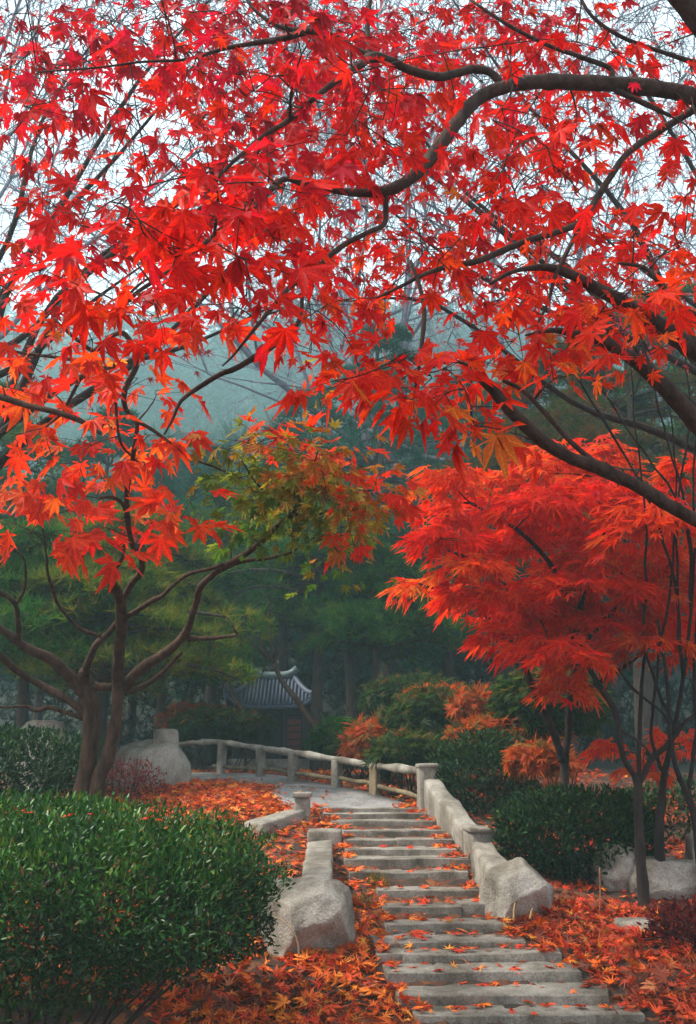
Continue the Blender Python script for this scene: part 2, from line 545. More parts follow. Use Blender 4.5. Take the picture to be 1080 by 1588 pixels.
# right balustrade
balR = empty('stone_balustrade', (1.1, 12, gz(1.1, 12)), 'chunky pale stone balustrade stepping down the right side of the stairs', 'balustrade')
def wallrun(parent, name, A, B, wid, topA, topB, lowA, lowB, mat, seed, seg=(8, 3, 4), wob=.02, bev=.03):
    A, B = np.array(A, float), np.array(B, float)
    d = (B - A) / np.linalg.norm(B - A); n = np.array((d[1], -d[0])) * wid / 2
    c8 = quad8(A - n, A + n, B + n, B - n, [lowA, lowA, lowB, lowB], [topA, topA, topB, topB])
    # order so that u runs along the wall
    c = [c8[0], c8[3], c8[2], c8[1], c8[4], c8[7], c8[6], c8[5]]
    c = [c[1], c[0], c[3], c[2], c[5], c[4], c[7], c[6]]
    me = rough_box(name, c, mat, seg, wob, bev, seed)
    bm = bmesh.new(); bm.from_mesh(me); bmesh.ops.recalc_face_normals(bm, faces=bm.faces); bm.to_mesh(me); bm.free()
    set_edge(me, 45)
    return link(name, me, parent)

a, b = W(668, 1203, 13.4), W(735, 1278, 11.62)
wallrun(balR, 'wall_slab', (a.x + .02, a.y - .02), (b.x - .02, b.y), .24, a.z - .04, b.z - .04, 1.1, .75, M_STONE, 21, (10, 3, 4), .035)
q = W(662, 1188, 13.55)
wallrun(balR, 'post', (q.x - .005, q.y + .14), (q.x + .02, q.y - .14), .27, q.z, q.z, 1.25, 1.2, M_STONE, 22, (3, 3, 5))
wallrun(balR, 'post_cap', (q.x - .005, q.y + .17), (q.x + .02, q.y - .15), .29, q.z + .035, q.z + .03, q.z - .03, q.z - .03, M_STONE, 23, (3, 3, 2), .012, .02)
q2 = W(742, 1283, 11.25)
wallrun(balR, 'post', (q2.x - .02, q2.y + .22), (q2.x + .02, q2.y - .14), .25, q2.z - .03, q2.z - .05, .5, .4, M_STONE, 24, (3, 3, 5))
wallrun(balR, 'post_cap', (q2.x - .02, q2.y + .25), (q2.x + .02, q2.y - .16), .28, q2.z + .01, q2.z - .0, q2.z - .05, q2.z - .06, M_STONE, 25, (3, 3, 2), .012, .02)
a, b = W(748, 1302, 11.0), W(788, 1352, 10.05)
wallrun(balR, 'wall_slab', (a.x - .02, a.y), (b.x - .03, b.y), .27, a.z - .02, b.z, .45, .3, M_STONE, 26, (8, 3, 4), .03)

# left wall
balL = empty('low_stone_wall', (-.25, 11, gz(-.25, 11)), 'low pale stone wall along the left edge of the steps', 'wall')
a, b = W(497, 1303, 11.8), W(492, 1362, 9.6)
wallrun(balL, 'wall_slab', (a.x, a.y), (b.x, b.y), .29, a.z, b.z, .7, .4, M_STONE, 31)
q = W(504, 1287, 12.05)
wallrun(balL, 'end_block', (q.x, q.y + .16), (q.x, q.y - .16), .40, q.z + .01, q.z, .8, .7, M_STEP, 32, (3, 3, 3), .012, .02)
wing = empty('stone_wing_wall', (-.6, 12.8, gz(-.6, 12.8)), 'short pale wing wall with a square post beside the top steps', 'wall')
q = W(469, 1237, 13.0)
wallrun(wing, 'post', (q.x, q.y + .11), (q.x, q.y - .11), .2, q.z, q.z, 1.1, 1.05, M_STONE, 33, (3, 3, 4), .012)
wallrun(wing, 'post_cap', (q.x, q.y + .14), (q.x, q.y - .14), .25, q.z + .07, q.z + .065, q.z + .0, q.z + .0, M_STEP, 34, (2, 2, 2), .006, .012)
a, b = W(460, 1252, 13.0), W(392, 1276, 12.4)
wallrun(wing, 'wall_slab', (a.x, a.y), (b.x, b.y), .34, a.z - .02, b.z, 1.0, .85, M_STONE, 35)

# curved railing behind the landing
rail = empty('stone_railing', (-.3, 16, gz(-.3, 16)), 'curving rustic stone railing along the far edge of the path', 'railing')
RP = [(272, 1157, 19.2), (300, 1152, 19.0), (345, 1151, 18.5), (400, 1160, 17.6), (455, 1167, 16.8), (523, 1178, 15.7), (580, 1187, 14.8), (655, 1196, 13.7)]
pts = spline([W(*p_) for p_ in RP], 8)
ac = Acc()
rr = .052 + .006 * np.sin(np.arange(len(pts)) * 1.1) + .006 * rng.standard_normal(len(pts))
ac.tube(pts, rr, 9, .05)
link('top_rail', ac.build('top_rail', M_STEP), rail)
for k, (px, py, D) in enumerate([(345, 1152, 18.5), (405, 1161, 17.5), (455, 1168, 16.8), (523, 1180, 15.7), (582, 1189, 14.75)]):
    q = W(px, py, D)
    g = gz(q.x, q.y)
    wallrun(rail, 'post', (q.x - .05, q.y + .07), (q.x + .05, q.y - .07), .12, q.z + .01, q.z + .01, g - .1, g - .1, M_OCHRE if k == 4 else M_STEP, 40 + k, (2, 2, 4), .012, .02)
ac = Acc()
lo = pts[14:]
lo = np.array([(x_, y_, gz(x_, y_) + .17 + .01 * math.sin(i_)) for i_, (x_, y_, z_) in enumerate(lo)])
ac.tube(lo, .035, 7, .06)
link('lower_rail', ac.build('lower_rail', M_OCHRE), rail)

# boulder with a round-topped post at the far end of the path
q = W(232, 1200, 15.6)
boulder('boulder', (q.x, q.y, q.z), (.64, .5, .56), [((-.15, -.3, .9), .80), ((.3, -.9, .1), .82), ((-.7, -.6, .3), .84)], 'large pale boulder under the round stone post by the path', seed=6)
q = W(259, 1160, 15.75)
ac = Acc()
zt = W(259, 1131, 15.75).z
prof_ = [(q.z - .55, .26), (q.z - .15, .235), (q.z - .02, .215), (q.z + .05, .205), (zt - .05, .195), (zt - .015, .17), (zt, .11), (zt + .004, .03)]
ac.tube([(q.x + .0, q.y - .12, z) for z, r0 in prof_], [r0 for z, r0 in prof_], 16, .015)
tag(link('stone_post', ac.build('stone_post', M_STONE)), 'round topped pale stone post standing on the boulder by the path', 'post')

# stones on the right bank
q = G(968, 1384)
k_ = S(1384, q.y)
boulder('boulder', (q.x, q.y + .2, q.z + 33 * k_), (40 * k_, 40 * k_, 46 * k_), [((0, 0, 1), .80), ((-.5, -.7, .3), .80), ((.7, -.5, .2), .84)], 'beige boulder at the foot of the slim tree on the right bank', seed=7, wob=.07)
q = G(1045, 1396)
k_ = S(1396, q.y)
boulder('boulder', (q.x, q.y + .15, q.z + 28 * k_), (70 * k_, 34 * k_, 42 * k_), [((.12, -.1, 1), .68), ((0, -1, .3), .8), ((-.9, -.2, .3), .85)], 'long flat grey stone lying beside the beige boulder', seed=8, wob=.07)
q = W(1085, 1316, 10.8)
zg_, zt_ = gz(q.x, q.y) - .10, q.z + .2
boulder('boulder', (q.x, q.y, (zg_ + zt_) / 2), (.17, .18, (zt_ - zg_) / 2), [((0, -1, .1), .7), ((-1, 0, 0), .7)], 'upright pale stone cut by the right edge of the view', seed=9)
q = W(985, 1428, 9.6)
boulder('boulder', (q.x, q.y, gz(q.x, q.y) + .02), (.22, .2, .12), [((0, 0, 1), .6)], 'low mauve grey rock among the leaves on the right bank', seed=10)
q = W(72, 1112, 15)
zg_, zt_ = gz(q.x, q.y) - .10, q.z + .14
boulder('boulder', (q.x, q.y, (zg_ + zt_) / 2), (.36, .32, (zt_ - zg_) / 2), [((0, 0, 1), .7), ((0, -1, 0), .7)], 'grey rock behind the dark hedge on the far left', seed=12)
a, b = W(838, 1347, 11.2), W(925, 1350, 11.0)
me_parent = empty('kerb_stone', (a.x, a.y, gz(a.x, a.y)), 'thin straight stone kerb half buried right of the boulder', 'kerb')
wallrun(me_parent, 'kerb_slab', (a.x, a.y), (b.x, b.y), .18, gz(a.x, a.y) + .12, gz(b.x, b.y) + .12, a.z - .5, b.z - .5, M_STEP, 51, (6, 2, 2), .01, .015)

# ------------------------------------------------------------------ leaves
def palmate(lobes, sinus=.30, width=.16, shoulder=.55, droop=.18, fold=.05, stem=.45, seed=0, fine=True):
    """maple leaf: petiole from the origin along +y to the base, blade beyond. lobes: (angle from +y in degrees, length)"""
    rr = random.Random(seed)
    base = np.array((0, stem, 0.0))
    V = [base]; T = []
    L = sorted(lobes)
    ring = []
    for i, (a, l) in enumerate(L):
        a = a + rr.uniform(-5, 5); l = l * rr.uniform(.9, 1.1)
        if i == 0: ring.append((a - 22, sinus * .45))
        if fine:
            da = math.degrees(math.atan2(width * l, shoulder * l))
            rs = math.hypot(width * l, shoulder * l)
            ring.append((a - da, rs)); ring.append((a, l)); ring.append((a + da, rs))
        else:
            ring.append((a, l))
        if i < len(L) - 1:
            an, ln = L[i + 1]
            ring.append(((a + an) / 2, sinus * (l + ln) / 2))
        else:
            ring.append((a + 22, sinus * .45))
    n0 = len(V)
    tipset = {round(a, 3) for a, l in L}
    for a, l in ring:
        x, y = l * math.sin(R(a)), l * math.cos(R(a))
        z = -droop * (l ** 2) + fold * (rr.uniform(-.6, 1.0))
        V.append(base + np.array((x, y, z)))
    for k in range(len(ring) - 1):
        T.append((0, n0 + k + 1, n0 + k))
    # petiole
    k = len(V)
    V += [np.array((-.012, 0, .02)), np.array((.012, 0, .02)), base + np.array((0, .02, .0))]
    T.append((k, k + 1, k + 2))
    V = np.array(V)
    tips = {i_ for i_, (a_, l_) in enumerate(ring) if (fine and i_ % 4 == 2) or (not fine and i_ % 2 == 1)}
    vein = np.zeros(len(V)); vein[0] = 1
    for i_ in tips: vein[n0 + i_] = 1
    return V, np.array(T), vein

SEVEN = [(0, 1.0), (33, .93), (-33, .93), (68, .74), (-68, .74), (112, .45), (-112, .45)]
FIVE = [(0, 1.0), (40, .85), (-40, .85), (85, .6), (-85, .6)]
LEAF_F = [palmate(SEVEN, .30, .15, .55, (.10, .25, .42, .60, .18, -.15, .35, .05)[s], (.08, .14, .10, .16, .2, .12, .22, .1)[s], .45, s) for s in range(8)]
LEAF_M = [palmate(SEVEN, .30, .15, .5, .12 + .12 * (s % 3), .08, .3, s, False) for s in range(5)]
LEAF_S = [palmate(FIVE, .34, .15, .5, .1 + .1 * (s % 2), .06, .2, s, False) for s in range(4)]
LEAF_L = [palmate([(0, 1.2), (27, 1.05), (-27, 1.05), (56, .8), (-56, .8), (92, .45), (-92, .45)], .40, .10, .5, .22 + .16 * (s % 3), .10, .12, s, False) for s in range(5)]
def oval(seed, w=.2):
    rr = random.Random(seed)
    V = np.array([(0, 0, 0), (w, .35, .05), (w * .85, .7, .03), (0, 1, -.08), (-w * .85, .7, .03), (-w, .35, .05), (0, .5, -.03)], float)
    T = np.array([(0, 1, 6), (1, 2, 6), (2, 3, 6), (3, 4, 6), (4, 5, 6), (5, 0, 6)])
    return V, T, np.array([1, 0, 0, 1, 0, 0, 1.0])
LEAF_O = [oval(s, .14 + .03 * s) for s in range(3)]

def frames(tip, nrm):
    """rotation matrices (N,3,3) with columns x, tip, normal"""
    y = tip / (np.linalg.norm(tip, axis=1)[:, None] + 1e-9)
    n = nrm - y * (nrm * y).sum(1)[:, None]
    n /= np.linalg.norm(n, axis=1)[:, None] + 1e-9
    x = np.cross(y, n)
    return np.stack([x, y, n], -1)

def mass(name, templates, pos, rot, size, var, tint, mat, parent=None, kind='stuff'):
    Vs, Ts, Cs = [], [], []
    n = 0
    for k, (V, T, vein) in enumerate(templates):
        m = var == k
        c = int(m.sum())
        if not c: continue
        P = np.einsum('nij,vj->nvi', rot[m] * size[m][:, None, None], V) + pos[m][:, None, :]
        Vs.append(P.reshape(-1, 3))
        Ts.append((T[None] + (np.arange(c) * len(V))[:, None, None] + n).reshape(-1, 3))
        Cs.append(np.hstack([np.repeat(tint[m], len(V), 0), np.tile(vein, c)[:, None]]))
        n += c * len(V)
    me = mesh_np(name, np.concatenate(Vs), np.concatenate(Ts), mat, False, np.concatenate(Cs))
    return link(name, me, parent, kind)

_single = {}
def singles(name, tkey, templates, pos, rot, size, var, pal, palette, mat, parent):
    """leaf objects sharing mesh data"""
    base = root_loc(parent) if parent is not None else Vector((0, 0, 0))
    out = []
    for i in range(len(pos)):
        k = (tkey, int(var[i]), tuple(np.round(palette[pal[i]], 4)), mat.name)
        if k not in _single:
            V, T, vein = templates[var[i]]
            _single[k] = mesh_np(name, V, T, mat, False, np.hstack([np.repeat(palette[pal[i]][None], len(V), 0), vein[:, None]]))
        o = bpy.data.objects.new(name, _single[k])
        M = np.eye(4); M[:3, :3] = rot[i] * size[i]; M[:3, 3] = pos[i] - np.array(base)
        o.matrix_local = Matrix(M.tolist())
        COL.objects.link(o)
        if parent is not None:
            o.parent = parent
            o.matrix_parent_inverse = Matrix.Identity(4)
            o.matrix_local = Matrix(M.tolist())
        out.append(o)
    return out

def foliage(parent, tkey, templates, pos, rot, size, pal, palette, mat, nsingle=300, sname='leaf', mname='foliage'):
    var = rng.integers(0, len(templates), len(pos))
    palette = np.asarray(palette, float)
    px, py, f = proj(pos)
    score = size / f * ((px > 10) & (px < 1070) & (py > 10) & (py < 1578))
    order = np.argsort(-score)
    order = order[score[order] > 0][:nsingle]
    sel = np.zeros(len(pos), bool); sel[order] = True
    if sel.any():
        singles(sname, tkey, templates, pos[sel], rot[sel], size[sel], var[sel], pal[sel], palette, mat, parent)
    r = ~sel
    if r.any():
        mass(mname, templates, pos[r], rot[r], size[r], var[r], palette[pal[r]] * rng.uniform(.8, 1.15, (int(r.sum()), 1)), mat, parent)

def rnd_dir(n):
    v = rng.standard_normal((n, 3))
    return v / np.linalg.norm(v, axis=1)[:, None]

# palettes (deep crimson ... orange, then yellowed)
PAL_RED = np.array([(.50, .006, .026), (.60, .007, .016), (.72, .010, .008), (.80, .018, .006), (.82, .034, .005), (.84, .062, .006), (.84, .12, .010), (.78, .20, .02)])

class Tree:
    def __init__(s, name, loc, label, cat='tree', group=None, bark=None):
        s.o = empty(name, loc, label, cat, group)
        s.bark = bark or M_BARK
        s.nodes = []          # limb points to hang twigs on
        s.tw = Acc()
        s.P, s.T, s.N, s.Z, s.C = [], [], [], [], []
    def limb(s, pts, name='branch', sides=8, k=5, rough=.05, wig=.0):
        """pts: (px, py, D, radius px)"""
        Q = np.array([[*W(a, b, d), r_ * S(b, d)] for a, b, d, r_ in pts])
        return s.limb3(Q, name, sides, k, rough, wig)
    def limb3(s, Q, name='branch', sides=8, k=5, rough=.05, wig=.0):
        q = spline(Q, k)
        if wig:
            for i in range(1, len(q) - 1):
                q[i, :3] += np.array(noise.noise_vector(Vector(q[i, :3]) * 3.1)) * wig
        q[:, 3] *= 1 + .16 * np.array([noise.noise(Vector(x_[:3]) * 5.5) + .6 * noise.noise(Vector(x_[:3]) * 14) for x_ in q])
        q[:, 3] = np.maximum(q[:, 3], .0015)
        ac = Acc(); ac.tube(q[:, :3], q[:, 3], sides, rough)
        if name != 'trunk': s.nodes.append(q)
        return link(name, ac.build(name, s.bark), s.o)
    def twig(s, a, b, r0=.006, r1=.002, sag=.08, n=5, sides=4):
        a, b = np.array(a), np.array(b)
        L = np.linalg.norm(b - a)
        m = (a + b) / 2 + rng.standard_normal(3) * L * .10 + np.array((0, 0, sag * L))
        t = np.linspace(0, 1, n)[:, None]
        pts = (1 - t) ** 2 * a + 2 * t * (1 - t) * m + t * t * b
        s.tw.tube(pts, np.linspace(r0, r1, n), sides)
        return pts
    def near(s, c, thick=False):
        if not hasattr(s, '_n') or s._n[0] != len(s.nodes):
            s._n = (len(s.nodes), np.concatenate(s.nodes))
        q = s._n[1]
        d = np.linalg.norm(q[:, :3] - c, axis=1)
        i = int(d.argmin())
        return q[i, :3], q[i, 3], d[i]
    def leaves(s, pos, tip, nrm, size, pal):
        s.P.append(pos); s.T.append(tip); s.N.append(nrm); s.Z.append(size); s.C.append(pal)
    def spray(s, c, n, rad, size, pal, face=.55, flat=.35, twig=True, maxr=.007):
        """a twig from the nearest limb, a few side twigs, and n leaves hanging on them"""
        c = np.array(c, float)
        a, r_, d = s.near(c)
        if twig:
            main = s.twig(a, c, min(maxr, max(.003, r_ * .6)), .0025, .06)
            s.nodes.append(np.hstack([main, np.full((len(main), 1), .003)]))
            dirn = main[-1] - main[-2]
        else:
            dirn = c - a
        dirn = dirn / (np.linalg.norm(dirn) + 1e-9)
        off = rng.standard_normal((n, 3)) * rad * np.array((.62, .62, .62 * flat))
        P = c + off
        if twig:
            for k in range(min(3, n)):
                s.twig(main[-2] if k else c, P[k], .003, .0015, .03, 4, 3)
        out = off / (np.linalg.norm(off, axis=1)[:, None] + 1e-9)
        tip = out * .8 + dirn * .35 + np.array((0, 0, -.55)) + rng.standard_normal((n, 3)) * .25
        nrm = np.array((0, -face, 1 - face * .6)) + rng.standard_normal((n, 3)) * .38
        s.leaves(P, tip, nrm, size * rng.uniform(.55, 1.32, n), pal(P, n))
    def done(s, tkey, templates, palette, mat=None, nsingle=300, sname='leaf'):
        if s.tw.V: link('twigs', s.tw.build('twigs', s.bark), s.o, 'stuff')
        if s.P:
            pos = np.concatenate(s.P)
            rot = frames(np.concatenate(s.T), np.concatenate(s.N))
            foliage(s.o, tkey, templates, pos, rot, np.concatenate(s.Z), np.concatenate(s.C), palette, mat or M_LEAF, nsingle, sname)

def pal_by_place(lo, hi, spread=.9):
    """palette index from where the leaf hangs in the tree: crimson high on the left, orange low"""
    def f(P, n):
        px, py, _ = proj(P)
        t = np.clip(py / 800, 0, 1) * .75 + np.clip((px - 100) / 900, 0, 1) * .25
        v = lo + (hi - lo) * t + rng.standard_normal(n) * spread
        return np.clip(np.round(v), 0, len(PAL_RED) - 1).astype(int)
    return f

# ------------------------------------------------------------------ overhead maple (trunk just outside on the right)
near = Tree('maple_tree', (2.45, 4.7, gz(2.45, 4.7)), 'big red maple arching its long dark branches over the whole path', 'tree')
tb = near.o.location
near.limb3([(2.5, 4.75, tb.z - .1, .22), (2.45, 4.7, .5, .17), (2.38, 4.66, 1.2, .15), (2.42, 4.6, 2.0, .14), (2.5, 4.55, 2.8, .13), (2.45, 4.45, 3.7, .11), (2.3, 4.4, 4.6, .08)], 'trunk', 12)
near.nodes.clear()
def TR(z): return W(1225, 800, 4.6).x, z
near.limb([(1230, 205, 4.45, 24), (1150, 170, 4.3, 18), (1080, 150, 4.15, 14), (1010, 136, 4.1, 13), (950, 130, 4.05, 12.5), (880, 127, 4.0, 12), (830, 127, 3.95, 11.5), (790, 133, 3.9, 11), (760, 143, 3.9, 11), (730, 163, 3.88, 11), (705, 195, 3.85, 11), (680, 230, 3.82, 11),
           (650, 265, 3.78, 10), (615, 290, 3.72, 9), (575, 299, 3.65, 6.5), (530, 297, 3.58, 5.5), (480, 287, 3.5, 5), (440, 278, 3.45, 5), (415, 300, 3.4, 5), (385, 328, 3.35, 5), (350, 352, 3.3, 4.5), (315, 380, 3.3, 4.5), (285, 405, 3.3, 4), (245, 432, 3.3, 3.5), (205, 460, 3.3, 3), (185, 492, 3.3, 2.5)], k=4)
near.limb([(776, 130, 3.92, 6), (762, 113, 3.9, 6), (735, 107, 3.88, 6.5), (710, 113, 3.85, 6.5), (680, 119, 3.8, 6.5), (640, 110, 3.75, 6), (610, 97, 3.7, 6.5), (580, 88, 3.65, 8), (560, 100, 3.6, 6), (530, 120, 3.55, 5.5), (490, 150, 3.5, 5), (450, 185, 3.45, 4.5), (410, 210, 3.4, 4), (380, 235, 3.35, 3.2), (345, 268, 3.3, 2.4), (335, 285, 3.3, 1.5)], k=4)
near.limb([(580, 86, 3.65, 5), (550, 76, 3.65, 4.5), (520, 57, 3.6, 4.5), (480, 49, 3.6, 5), (440, 60, 3.6, 5), (400, 66, 3.6, 4), (350, 75, 3.6, 3.2), (290, 92, 3.6, 2.6), (220, 96, 3.6, 2), (150, 105, 3.6, 1.6), (60, 112, 3.6, 1.2)], k=4)
near.limb([(575, 85, 3.65, 5), (570, 40, 3.7, 4), (575, 0, 3.75, 3), (590, -60, 3.8, 2)], k=4)
near.limb([(480, 50, 3.6, 4), (430, 40, 3.6, 3.4), (390, 10, 3.6, 2.6), (370, -30, 3.6, 2)], k=4)
near.limb([(1235, 110, 4.4, 12), (1120, 140, 4.35, 9), (1080, 167, 4.3, 7), (1055, 183, 4.3, 6), (1020, 205, 4.28, 5.5), (985, 228, 4.25, 5.5), (965, 247, 4.22, 5), (950, 270, 4.2, 5), (930, 300, 4.17, 5), (915, 325, 4.15, 5), (900, 345, 4.1, 5.5), (870, 358, 4.05, 5), (835, 368, 4, 5), (800, 380, 3.95, 5), (770, 393, 3.9, 5), (740, 405, 3.85, 5), (700, 412, 3.8, 4.5), (660, 425, 3.75, 4), (620, 445, 3.7, 3), (585, 462, 3.7, 2)], k=4)
near.limb([(903, 345, 4.1, 4), (885, 380, 4.1, 3.5), (870, 410, 4.1, 3.2), (860, 432, 4.1, 3), (850, 470, 4.1, 2.5), (832, 505, 4.1, 1.6)], k=4)
near.limb([(598, 298, 3.7, 4), (599, 330, 3.68, 4), (595, 349, 3.65, 4), (570, 361, 3.6, 4), (530, 382, 3.55, 4), (490, 415, 3.5, 4), (450, 445, 3.45, 4), (420, 480, 3.4, 3.4), (395, 510, 3.4, 3), (365, 548, 3.4, 2), (345, 568, 3.4, 1.4)], k=4)
near.limb([(492, 412, 3.5, 2.5), (472, 440, 3.5, 3), (466, 490, 3.5, 3.4), (446, 521, 3.5, 4.5), (400, 551, 3.5, 5), (365, 572, 3.5, 4.5), (343, 580, 3.5, 4.2), (310, 600, 3.5, 3.8), (281, 622, 3.5, 3.2), (268, 650, 3.5, 2.5), (255, 674, 3.5, 1.6)], k=4)
near.limb([(1230, 640, 4.6, 22), (1150, 590, 4.5, 16), (1080, 545, 4.4, 14), (1040, 516, 4.35, 13), (1000, 490, 4.3, 12.5), (960, 466, 4.25, 11.5), (920, 444, 4.2, 9.5), (890, 428, 4.15, 7.5), (850, 415, 4.1, 6), (800, 420, 4.05, 4), (760, 440, 4, 2)], k=4)
near.limb([(1230, 790, 4.6, 22), (1150, 728, 4.5, 17), (1080, 655, 4.4, 14), (1050, 621, 4.35, 13), (1020, 590, 4.3, 12), (990, 563, 4.25, 11), (955, 540, 4.2, 10), (920, 523, 4.15, 8.5), (890, 518, 4.1, 6.5), (855, 512, 4.05, 4), (815, 520, 4, 2)], k=4)
near.limb([(1230, 880, 4.65, 20), (1150, 838, 4.5, 14), (1080, 806, 4.4, 11.5), (1040, 785, 4.35, 11), (1000, 760, 4.3, 10.5), (960, 740, 4.25, 11), (920, 722, 4.2, 12), (890, 712, 4.15, 11), (855, 693, 4.1, 11), (820, 665, 4.05, 10.5), (790, 635, 4, 9.5), (765, 605, 3.95, 8.5), (747, 588, 3.9, 6.5), (735, 570, 3.9, 4), (700, 560, 3.9, 2.5), (660, 575, 3.85, 1.6)], k=4)
near.limb([(925, 720, 4.2, 5), (880, 680, 4.2, 4), (845, 640, 4.2, 4), (810, 605, 4.2, 3.5), (780, 590, 4.2, 3)], k=4)
near.limb([(637, 405, 3.75, 3), (650, 440, 3.7, 3.5), (658, 480, 3.7, 3.5), (656, 520, 3.7, 3.2), (650, 570, 3.7, 2.6), (643, 608, 3.7, 1.6)], k=4)
near.limb([(1235, 560, 4.5, 9), (1120, 505, 4.4, 6.5), (1080, 490, 4.35, 6), (1055, 478, 4.3, 5.5), (1038, 458, 4.25, 5), (1020, 435, 4.2, 4), (1000, 415, 4.2, 3), (960, 408, 4.2, 2.5)], k=4)
near.limb([(1240, 230, 4.5, 26), (1150, 110, 4.3, 20), (1080, 28, 4.1, 18), (1045, -20, 4.0, 17), (1000, -90, 3.9, 14)], k=4)
near.limb([(945, 133, 4.05, 6), (950, 118, 4.05, 5), (945, 105, 4.05, 4), (900, 88, 4.0, 3.5), (850, 70, 4, 3), (790, 40, 3.9, 2.6), (730, 0, 3.9, 2)], k=4)
near.limb([(1180, 130, 4.3, 8), (1040, 85, 4.1, 3.5), (960, 55, 4.05, 3), (910, 15, 4.0, 2.5), (890, -40, 4, 2)], k=4)
near.limb([(955, 140, 4.05, 5), (1010, 165, 4.1, 4), (1040, 180, 4.15, 3)], k=4)
# leaf sprays, cell by cell of the crown (how dense the crown is there: 0-9)
GRID = ["557788999976886200", "656788888898365323", "434655666867346324", "231112644864685123", "122467854433787212", "136887764345685433", "245656655689876665", "334333456754678865", "222212223212678632", "110100001112454211", "000000000036200000", "000000000001010000"]
lp = pal_by_place(.4, 5.6, 1.2)
for j, row in enumerate(GRID):
    for i, ch in enumerate(row):
        d = int(ch)
        n = int(d * (.52 if j < 4 else .37) + rng.random())
        for _ in range(n):
            px, py = (i + rng.random()) * 60, (j + rng.random()) * 60
            big = (2 <= i <= 7 and 4 <= j <= 7)
            D = (rng.uniform(3.0, 4.3) if rng.random() < .7 else rng.uniform(2.6, 3.0)) if big else ((rng.uniform(3.95, 5.7) if rng.random() < .88 else rng.uniform(3.0, 3.6)) if j < 8 else rng.uniform(3.6, 4.8))
            near.spray(W(px, py, D), int(rng.integers(5, 10)), .17, (.084 if j < 7 else .092) if not big else .104, lp, .62)
# a sprig or two that hang free
for px, py, n in [(690, 570, 6), (735, 660, 4), (825, 682, 4), (640, 620, 7), (690, 610, 6), (610, 560, 6), (520, 590, 5)]:
    near.spray(W(px, py, 3.6), n, .12, .12, lp, .5)
# crown overhead and behind the camera side, seen only as shade
for _ in range(30):
    near.spray((rng.uniform(-2.2, 3.5), rng.uniform(2.6, 5.5), rng.uniform(5.0, 6.2)), 7, .28, .12, lp, .3)
near.done('fine', LEAF_F, PAL_RED, M_LEAF, 300)

# ------------------------------------------------------------------ the two maples further off whose small leaves show between
PAL_PINK = np.array([(.30, .03, .05), (.36, .045, .06), (.42, .035, .04), (.45, .06, .05), (.48, .04, .03), (.40, .10, .10)])  # pinkish leaves, with the dulling of haze mixed into their colours
GRID2 = ["665566777777765421", "666666666666665433", "654333445566545334", "532222334434434333", "322333344445533333", "323444555555444444", "434455556666666666", "443344555455667665", "332221122212344544", "221100001101122222"]
def far_maple(base, x0, x1, label, trunkpx, cols, D):
    t = Tree('maple_tree', base, label, 'tree', None, M_BARKD)
    bx, by, bz = base
    t.limb3([(bx, by, bz - .2, .18), (bx, by, bz + 1.5, .14), (bx + .1 * np.sign(x1 - bx), by, bz + 3, .11)], 'trunk', 10)
    t.nodes.clear()
    for k in range(9):
        ex = x0 + (x1 - x0) * rng.uniform(.3, 1)
        e = np.array(W(ex, 40 + 62 * k + rng.uniform(-20, 20), D + rng.uniform(-.6, .6)))
        a = np.array((bx + .05 * np.sign(x1 - bx), by, bz + 1.6 + .17 * k))
        ps = []
        for u in np.linspace(0, 1, 6):
            p_ = a + (e - a) * u + np.array((0, 0, .9 * math.sin(u * math.pi * .8))) + rng.standard_normal(3) * .12 * (0 < u < 1)
            ps.append((*p_, .06 * (1 - u) + .008))
        t.limb3(np.array(ps), 'branch', 6, 4)
    def pp(P, n): return rng.integers(0, len(PAL_PINK), n)
    for j, row in enumerate(GRID2):
        for i, ch in enumerate(row):
            if not cols[0] <= i < cols[1]: continue
            for _ in range(int(int(ch) * .42 + rng.random())):
                px, py = (i + rng.random()) * 60, (j + rng.random()) * 60
                t.spray(W(px, py, D + rng.uniform(-.9, .9)), int(rng.integers(6, 11)), .30, .082, pp, .55, .4, True, .006)
    t.done('small', LEAF_M, PAL_PINK, M_LEAF, 150)
far_maple((-5.4, 9.6, gz(-5.4, 9.6)), -60, 620, 'duller pinkish red maple spreading fine leaves high on the left', -200, (0, 9), 8.2)
far_maple((6.0, 10.2, gz(6, 10.2)), 1140, 480, 'duller crimson maple spreading fine leaves high on the right', 1250, (9, 18), 8.6)

# ------------------------------------------------------------------ left maple
def DL(py):           # its limbs lean towards the viewer as they rise
    return float(np.interp(py, [500, 700, 900, 1060, 1240], [6.0, 6.6, 8.0, 9.2, 9.4]))
b0 = W(128, 1290, 9.4)
lm = Tree('maple_tree', (b0.x, b0.y, gz(b0.x, b0.y)), 'twisted twin stemmed maple behind the clipped hedge on the left', 'tree', None, M_BARKL)
def LL(pts, name='branch', **k): lm.limb([(a, b, DL(b) + (k_[0] if k_ else 0), r_ * .72) for a, b, r_, *k_ in pts], name, wig=.02, **k)
lm.limb3([(b0.x - .02, b0.y, gz(b0.x, b0.y) - .1, .17), *[(*W(a, b, DL(b)), .78 * r_ * S(b, DL(b))) for a, b, r_ in [(129, 1245, 23), (137, 1185, 18), (142, 1130, 17), (140, 1090, 17), (132, 1062, 16), (130, 1040, 10)]]], 'trunk', 12)
lm.limb3([(b0.x + .06, b0.y, gz(b0.x, b0.y) + .1, .12), *[(*W(a, b, DL(b) - .05), .74 * r_ * S(b, DL(b))) for a, b, r_ in [(150, 1225, 17), (166, 1180, 15), (178, 1130, 14), (183, 1090, 13), (183, 1050, 12.5), (186, 1000, 12), (189, 965, 12), (186, 930, 11), (175, 905, 10), (174, 889, 7), (189, 866, 5), (193, 845, 3)]]], 'trunk', 12)
